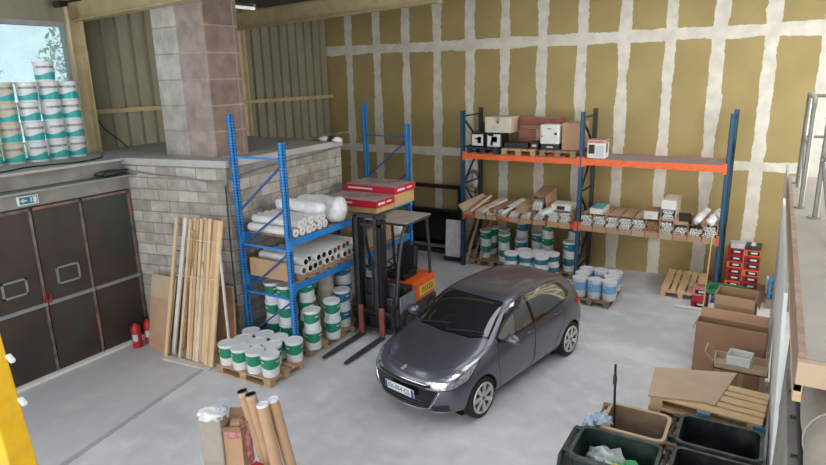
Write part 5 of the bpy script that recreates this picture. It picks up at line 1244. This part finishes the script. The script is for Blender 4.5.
# ================================================================ RIGHT FOREGROUND
br = thing('broom', 'wooden handled floor squeegee standing upright by the orange rack end', 'broom', (-.84, 12.75, 0))
MB().cyl((.0, 0, .06), (.02, .18, 1.62), .014).build('handle', 'wood_light', br, True); MB().box((-.22, -.02, .035), (.62, .07, .05), (0, 0, 0)).build('head', 'white_matte', br, bevel=.008); MB().box((-.22, -.02, .008), (.60, .03, .03)).build('rubber_strip', 'rubber', br)
tr = thing('trolley', 'green tray trolley with black post behind the cardboard boxes', 'trolley', (-.36, 11.6, 0)); tr.scale = (.8, .8, 1)
m = MB(); P = [(-.48 + .12 * k, .06 * math.sin(k * .9), .0) for k in range(9)]
R = []
for k in range(13):
    a = PI * k / 12; R.append([Vector((.50 * math.cos(a), .12 + .32 * math.sin(a), .80 + dz)) for dz in (0, .10)] + [Vector((.44 * math.cos(a), .12 + .27 * math.sin(a), .80 + dz)) for dz in (.10, .02)])
m.rings(R, True, True, True); m.build('curved_rim', 'green_tray', tr, True, angle=30); MB().bb((-.46, .0, .78), (.46, .30, .81)).build('tray', 'green_tray', tr, bevel=.01)
for x in (-.44, .44): MB().bb((x - .025, .1, .06), (x + .025, .15, .80)).build('post', 'black', tr)
MB().bb((-.46, -.1, .08), (.46, .35, .12)).build('lower_tray', 'green_tray', tr, bevel=.01)
for x in (-.4, .4): MB().cyl((x - .02, .12, .05), (x + .02, .12, .05), .05).build('wheel', 'rubber', tr)

def open_box(name, c, sz, rz, m, label, cat='box', flaps=(), th=.008, fm=None):
    t = thing(name, label, cat, c, rz); x, y, z = sz; b = MB()
    b.bb((-x / 2, -y / 2, 0), (x / 2, y / 2, th)); b.bb((-x / 2, -y / 2, 0), (-x / 2 + th, y / 2, z)); b.bb((x / 2 - th, -y / 2, 0), (x / 2, y / 2, z)); b.bb((-x / 2, -y / 2, 0), (x / 2, -y / 2 + th, z)); b.bb((-x / 2, y / 2 - th, 0), (x / 2, y / 2, z)); b.build('carton', m, t)
    for k, (L_, ang) in enumerate(flaps):
        if not L_: continue
        f = MB(); mm = [Matrix.Translation((0, -y / 2, z)), Matrix.Translation((x / 2, 0, z)) @ Matrix.Rotation(PI / 2, 4, 'Z'), Matrix.Translation((0, y / 2, z)) @ Matrix.Rotation(PI, 4, 'Z'), Matrix.Translation((-x / 2, 0, z)) @ Matrix.Rotation(-PI / 2, 4, 'Z')][k]
        wd = x if k in (0, 2) else y
        f.box(None, (wd * .98, L_, th * .8), mtx=mm @ Matrix.Rotation(ang, 4, 'X') @ Matrix.Translation((0, -L_ / 2, 0))); f.build('flap', fm or m, t)
    return t
open_box('cardboard_box', (-.22, 9.80, 0), (.96, .30, .95), math.radians(-3), 'card_dark', 'large dark brown open cardboard box behind the stacked pallets', flaps=[(.14, 2.9), (0, .9), (.20, -.5), (.12, 1.2)])
open_box('cardboard_box', (-.22, 10.62, .0), (.58, .5, 1.20), math.radians(-4), 'card', 'tall cardboard box behind the dark brown one', flaps=[(.16, 1.5), (.16, 1.2), (.12, 1.4), (.1, 1.2)], fm='card')
gt = thing('tray', 'grey brown tray hooked on the front of the dark brown box', 'tray', (-.04, 9.05, .62))
m = MB(); m.bb((-.34, -.18, 0), (.34, .18, .015)); m.bb((-.34, -.18, 0), (.34, -.165, .09)); m.bb((-.34, .165, 0), (.34, .18, .12)); m.bb((-.34, -.18, 0), (-.325, .18, .12)); m.bb((.325, -.18, 0), (.34, .18, .12)); m.build('tray_body', 'card_pale', gt)
MB().tube([(-.34, -.1, .05), (-.46, -.12, .20), (-.44, .0, .28), (-.34, .1, .10)], .014, 6).build('handle', 'wood', gt, True)
for x in (-.28, 0.02, .28): MB().bb((x - .03, -.14, -.62), (x + .03, -.08, 0)).build('leg', 'card', gt)
open_box('white_box', (-.06, 9.03, .638), (.30, .27, .20), math.radians(-8), 'white_matte', 'small white open box sitting in the grey brown tray')
# stack of pallets with cardboard
for k in range(6):
    nm = 'top' if k == 5 else ('bottom' if k == 0 else '%s from bottom' % ordn(k))
    o = pallet((-.33 + (.012 * (k % 2)), 7.55, .144 * k), math.radians(-4.5 + (0 if k == 5 else random.uniform(-1, 1))), 'wooden pallet in the stack behind the bins, %s' % nm, 'wood_light' if k == 5 else 'wood')
bl = at(705, 409, z=.80); 
for nm, px, py in (('centre', 704, 410), ('right', 760, 424)):
    p = at(px, py, y=7.12 if nm == 'centre' else 7.10)
    t = MB(); t.bb((p.x - .065, p.y - .012, .735), (p.x + .065, p.y + .02, .835)); tag(t.build('block_cap', 'cyan', bevel=.004), 'blue painted %s block end on the top pallet' % nm, 'block')
cz = .868; C_ = [at(*q, z=cz + .02) for q in ((655, 367), (737, 373), (715, 405), (706, 402), (648, 395))]
m = MB(); m.prism([(q.x, q.y) for q in C_], cz, cz + .02); tag(m.build('cardboard_sheet', 'card_pale'), 'flat torn piece of pale cardboard lying on the top pallet', 'cardboard')
# wheelie bins
def rrect(w_, d, r, z, cx=0, cy=0, n=5):
    P = []
    for (sx, sy, a0) in ((1, 1, 0), (-1, 1, PI / 2), (-1, -1, PI), (1, -1, 1.5 * PI)):
        for k in range(n + 1):
            a = a0 + PI / 2 * k / n; P.append(Vector((cx + sx * (w_ / 2 - r) + r * math.cos(a), cy + sy * (d / 2 - r) + r * math.sin(a), z)))
    return P
def bin_(loc, rz, label, m, w_=.68, d=.58, h=1.0, lid=True):
    t = thing('wheelie_bin', label, 'bin', loc, rz)
    MB().rings([rrect(w_ * .72, d * .74, .06, .06), rrect(w_ * .95, d * .95, .07, h - .06), rrect(w_ * .97, d * .97, .07, h - .06), rrect(w_, d, .08, h - .05), rrect(w_, d, .08, h), rrect(w_ - .06, d - .06, .07, h), rrect(w_ - .07, d - .07, .06, h - .05), rrect(w_ * .70, d * .70, .05, .10)], True, True, True).build('body', m, t, True, angle=35)
    MB().rings([rrect(w_ + .012, d + .012, .085, h - .035), rrect(w_ + .012, d + .012, .085, h + .004), rrect(w_ - .058, d - .058, .07, h + .004), rrect(w_ - .062, d - .062, .07, h - .03)], True).build('rim_band', {'bin_brown': 'card_pale'}.get(m, 'bin_rim'), t, True)
    x = -w_ / 2 - .05
    MB().cyl((x, -d / 2 + .05, h - .02), (x, d / 2 - .05, h - .02), .016).build('handle_bar', m, t, True)
    for y in (-d / 2 + .08, d / 2 - .08): MB().bb((x - .02, y - .03, h - .06), (-w_ / 2 + .01, y + .03, h + .01)).build('hinge', m, t, bevel=.006)
    for y in (-d / 2 + .04, d / 2 - .04): MB().cyl((-w_ / 2 + .08, y - .03, .10), (-w_ / 2 + .08, y + .03, .10), .10, 20).build('wheel', 'rubber', t, True)
    if lid: MB().box((x - .06, 0, h - .40), (.05, d * .98, .74), (0, .10, 0)).build('lid', m, t, bevel=.02)
    return t
bin_((-.955, 6.30, 0), 0, 'brown wheelie bin, open and empty, at the back left of the four bins', 'bin_brown', .66, .57, lid=False)
bin_((-1.03, 5.66, 0), 0, 'dark green wheelie bin holding plastic bags, front left of the four bins', 'bin_green', .82, .60)
bin_((-.14, 6.41, 0), 0, 'black wheelie bin, open and empty, back right behind the other black one', 'bin_black', .80, .60, lid=False)
bin_((-.13, 5.72, 0), 0, 'black wheelie bin at the front right, nearest the grey platform wall', 'bin_black', .78, .62, lid=False)
for k, (c, r_, m, nm, lb) in enumerate([((-1.14, 5.70, .78), (.20, .17, .15), 'clear_bag', 'plastic_bag', 'clear crumpled plastic bag in the dark green bin'), ((-1.0, 5.52, .80), (.18, .14, .12), 'clear_bag', 'plastic_bag', 'second clear plastic bag lower in the dark green bin'),
        ((-.86, 5.54, .86), (.17, .13, .10), 'green_bag', 'plastic_bag', 'bright green plastic bag in the dark green bin'), ((-.98, 5.46, .94), (.05, .04, .03), 'yellow_bag', 'packet', 'small yellow packet beside the green bag'),
        ((-1.28, 6.12, 1.03), (.10, .10, .045), 'lt_blue', 'cloth', 'pale blue cloth draped on the left corner of the brown bin'), ((-1.40, 6.05, .96), (.07, .09, .10), 'lt_blue', 'cloth', 'end of pale blue cloth hanging outside the brown bin'), ((-1.27, 6.08, 1.0), (.09, .035, .035), 'card', 'cardboard_scrap', 'brown cardboard scrap under the pale blue cloth')]):
    tag(crumple(nm, m, c, r_, k + 20, sub=3, amp=.5), lb, {'plastic_bag': 'bag'}.get(nm, nm.split('_')[0]))
bh = thing('brush_handle', 'black stick with a collar standing up out of the brown bin corner', 'stick', (-1.24, 6.52, 0)); MB().cyl((.04, -.02, .10), (-.02, .03, 1.50), .014).build('shaft', 'black', bh, True); MB().cyl((-.012, .02, 1.26), (-.015, .024, 1.36), .022).build('collar', 'dark_metal', bh, True)
# white panels and ducts beside the platform
def panel(name, lo, hi, m, label, rot=None):
    t = MB().bb(lo, hi).build(name, m, bevel=.006); return tag(t, label, 'panel')
wp = thing('white_board', 'long white panel standing on edge against the platform side', 'panel', (.37, 7.9, 0))
MB().box((-.06, 0, 1.45), (.03, 4.4, 2.9), (0, -.05, 0)).build('panel', 'white_sheet', wp)
wp = thing('grey_sheet', 'pale grey sheet hanging behind the white panel by the platform', 'panel', (.30, 11.3, 0))
MB().box((.0, 0, 1.55), (.03, 2.0, 3.1), (0, -.02, 0)).build('sheet', 'pale_sheet', wp)
w = MB(); w.bb((.30, .9, 0), (.55, 5.4, 2.35)); struct(w.build('wall_platform', 'concrete'))
pp = thing('pipe', 'dark pipe with clamps running along the grey wall under the platform', 'pipe', (.36, 0, 0))
MB().cyl((0, 1.0, 2.42), (0, 5.0, 2.42), .014).build('tube', 'dark_metal', pp, True)
for y in (3.0, 3.5, 4.0, 4.5, 4.9): MB().bar((-.05, y, 2.40), (.05, y, 2.40), .018, .018).build('clamp', 'dark_metal', pp)
dt = thing('duct', 'large grey fabric duct with bands hanging below the platform front', 'duct', (.50, 3.95, 2.86))
R = []
for k in range(37):
    y = -2.6 + 2.6 * k / 36; b_ = .18 + .018 * abs(math.sin(k / 36 * PI * 5)) ; R.append([Vector((b_ * math.cos(a), y, b_ * math.sin(a))) for a in [2 * PI * i / 28 for i in range(28)]])
MB().rings(R, True, True, True).build('fabric_tube', 'duct', dt, True)
for k in range(6): 
    y = -2.6 + 2.6 * k / 5; P = [(.19 * math.cos(a), y, .19 * math.sin(a)) for a in [2 * PI * i / 24 for i in range(25)]]; MB().tube(P, .008, 5).build('band', 'duct', dt, True)

# ================================================================ LEFT FOREGROUND: TUBES AND BAGS
def big_tube(px, py, lean, L_, r, cap, label, z=1.62):
    p = at(px, py, z=z); t = thing('cardboard_tube', label, 'tube', (p.x + lean[0], p.y + lean[1], 0)); a = Vector((0, 0, 0)); b = Vector((-lean[0], -lean[1], z))
    MB().cyl(a, b, r, 24, cap=False).build('tube_wall', 'card', t, True); d = (b - a).normalized()
    q = d.to_track_quat('Z', 'Y').to_matrix().to_4x4(); q.translation = b
    if cap == 'black':
        MB().lathe([(r, -.02), (r + .002, .004), (r * .86, .004), (r * .84, -.35), (.001, -.35)], 24, mtx=q, cap0=False, cap1=False).build('black_lining', 'black', t, True)
        MB().lathe([(r + .003, -.05), (r + .003, -.004)], 24, mtx=q, cap0=False, cap1=False).build('end_ring', 'card_pale', t, True)
    else:
        MB().lathe([(r + .003, -.02), (r + .003, .006), (r * .92, .008), (r * .88, .0), (.001, .0)], 24, mtx=q, cap0=False, cap1=False).build('end_cap', 'white_plastic', t, True)
    m = MB()
    for s_ in (.18, .34):
        q2 = q.copy(); q2.translation = b - d * (s_ + random.uniform(0, .08)); P0 = []; P1 = []
        for k in range(7):
            an = -2.2 + k * .22; v = Vector(((r + .0015) * math.cos(an), (r + .0015) * math.sin(an), 0)); P0.append(q2 @ v); P1.append(q2 @ (v + Vector((0, 0, .10 + .015 * (k % 2)))))
        m.rings([P0, P1], False); break
    m.build('torn_label', 'card_pale', t, True)
    MB().lathe([(r * .96, 0), (r * .96, .03)], 20, cap0=True).build('bottom_cap', 'card_dark', t)
big_tube(242, 391, (.36, .10), 1.6, .050, 'black', 'cardboard tube with black hollow end, leftmost of the four in front')
big_tube(250.5, 394, (.34, .06), 1.6, .052, 'black', 'cardboard tube with black hollow end, second from left of the four')
big_tube(262.5, 404, (.27, .02), 1.6, .060, 'white', 'cardboard tube with white cap, nearer and lower of the two white ended ones')
big_tube(272.5, 399, (.30, .08), 1.6, .058, 'white', 'cardboard tube with white cap, rightmost of the four in front')
p = at(212, 412, z=1.40); wb = thing('wrapped_pack', 'tall grey pack under a white plastic hood, left of the cardboard tubes', 'pack', (p.x, p.y, 0), math.radians(28))
MB().box((0, 0, .70), (.23, .20, 1.38)).build('pack_body', 'card_pale' if 0 else 'duct', wb, bevel=.015)
hood = crumple('plastic_hood', 'wrap', (0, 0, 1.385), (.145, .125, .06), 6, wb, .25, 4, 2.2)
tag(crumple('paper', 'lt_blue', at(224, 408, z=1.44), (.04, .035, .025), 9), 'small pale blue paper scrap beside the white plastic hood', 'paper')
p = at(233, 420, z=1.28); ob = open_box('torn_box', (p.x + .02, p.y, 0), (.20, .20, 1.26), math.radians(28), 'card', 'tall torn cardboard box with pink printed wrap, between hood and tubes', flaps=[(.05, .5), (.08, -.6), (.10, -.9), (.05, .6)], fm='card_dark')
m = crumple('pink_wrap', 'pink', (.0, -.02, 1.17), (.108, .108, .08), 17, ob, .3, 3, 3)
m = crumple('crumpled_card', 'card', (.02, .02, 1.24), (.08, .07, .05), 19, ob, .5, 3, 3)
p = at(246, 425, z=1.20); tag(crumple('pink_wrap', 'pink', (p.x + .0, p.y, .95), (.055, .055, .27), 31, None, .25, 3, 3), 'column of pink printed wrap against the leftmost cardboard tube', 'wrap')
p = at(256, 463, z=1.0)
cb2 = carton('small_box', (p.x - .05, p.y - .05, 0), (p.x + .06, p.y + .05, .98), 'red', 'small red and white box in front of the cardboard tubes', tape=False, pic=[('f', .1, .9, .7, .95, 'white_matte')])

# ================================================================ LIGHT
wd = bpy.data.worlds.new('world'); sc.world = wd; wd.use_nodes = True; nt = wd.node_tree; bg = nt.nodes['Background']
sky = nt.nodes.new('ShaderNodeTexSky'); sky.sky_type = 'HOSEK_WILKIE'; sky.turbidity = 6; sky.ground_albedo = .4; sky.sun_direction = Vector((-.5, -.3, .8)).normalized()
mx = nt.nodes.new('ShaderNodeMixRGB'); mx.inputs[0].default_value = .80; mx.inputs[2].default_value = (.96, .98, 1.0, 1)
nt.links.new(sky.outputs[0], mx.inputs[1]); nt.links.new(mx.outputs[0], bg.inputs[0]); bg.inputs[1].default_value = 2.25
ld = bpy.data.lights.new('added_right_light', 'AREA'); ld.shape = 'RECTANGLE'; ld.size = 4.2; ld.size_y = 1.6; ld.energy = 330; ld.color = (1, .97, .92)  # added lamp, brightens the right end of the back wall
lo = bpy.data.objects.new('added_right_light', ld); COL.objects.link(lo); lo.location = (5.3, 9.5, 4.1); lo.rotation_euler = (PI / 2 - .22, 0, PI / 2)
sc.view_settings.view_transform = 'Standard'; sc.view_settings.look = 'None'; sc.view_settings.gamma = 1; sc.view_settings.use_curve_mapping = False
sc.view_settings.exposure = 0.72
# leftover prototypes that were never placed
for k, o in list(PAL.items()):
    if k not in PUSED:
        for c in list(o.children): bpy.data.objects.remove(c)
        bpy.data.objects.remove(o)
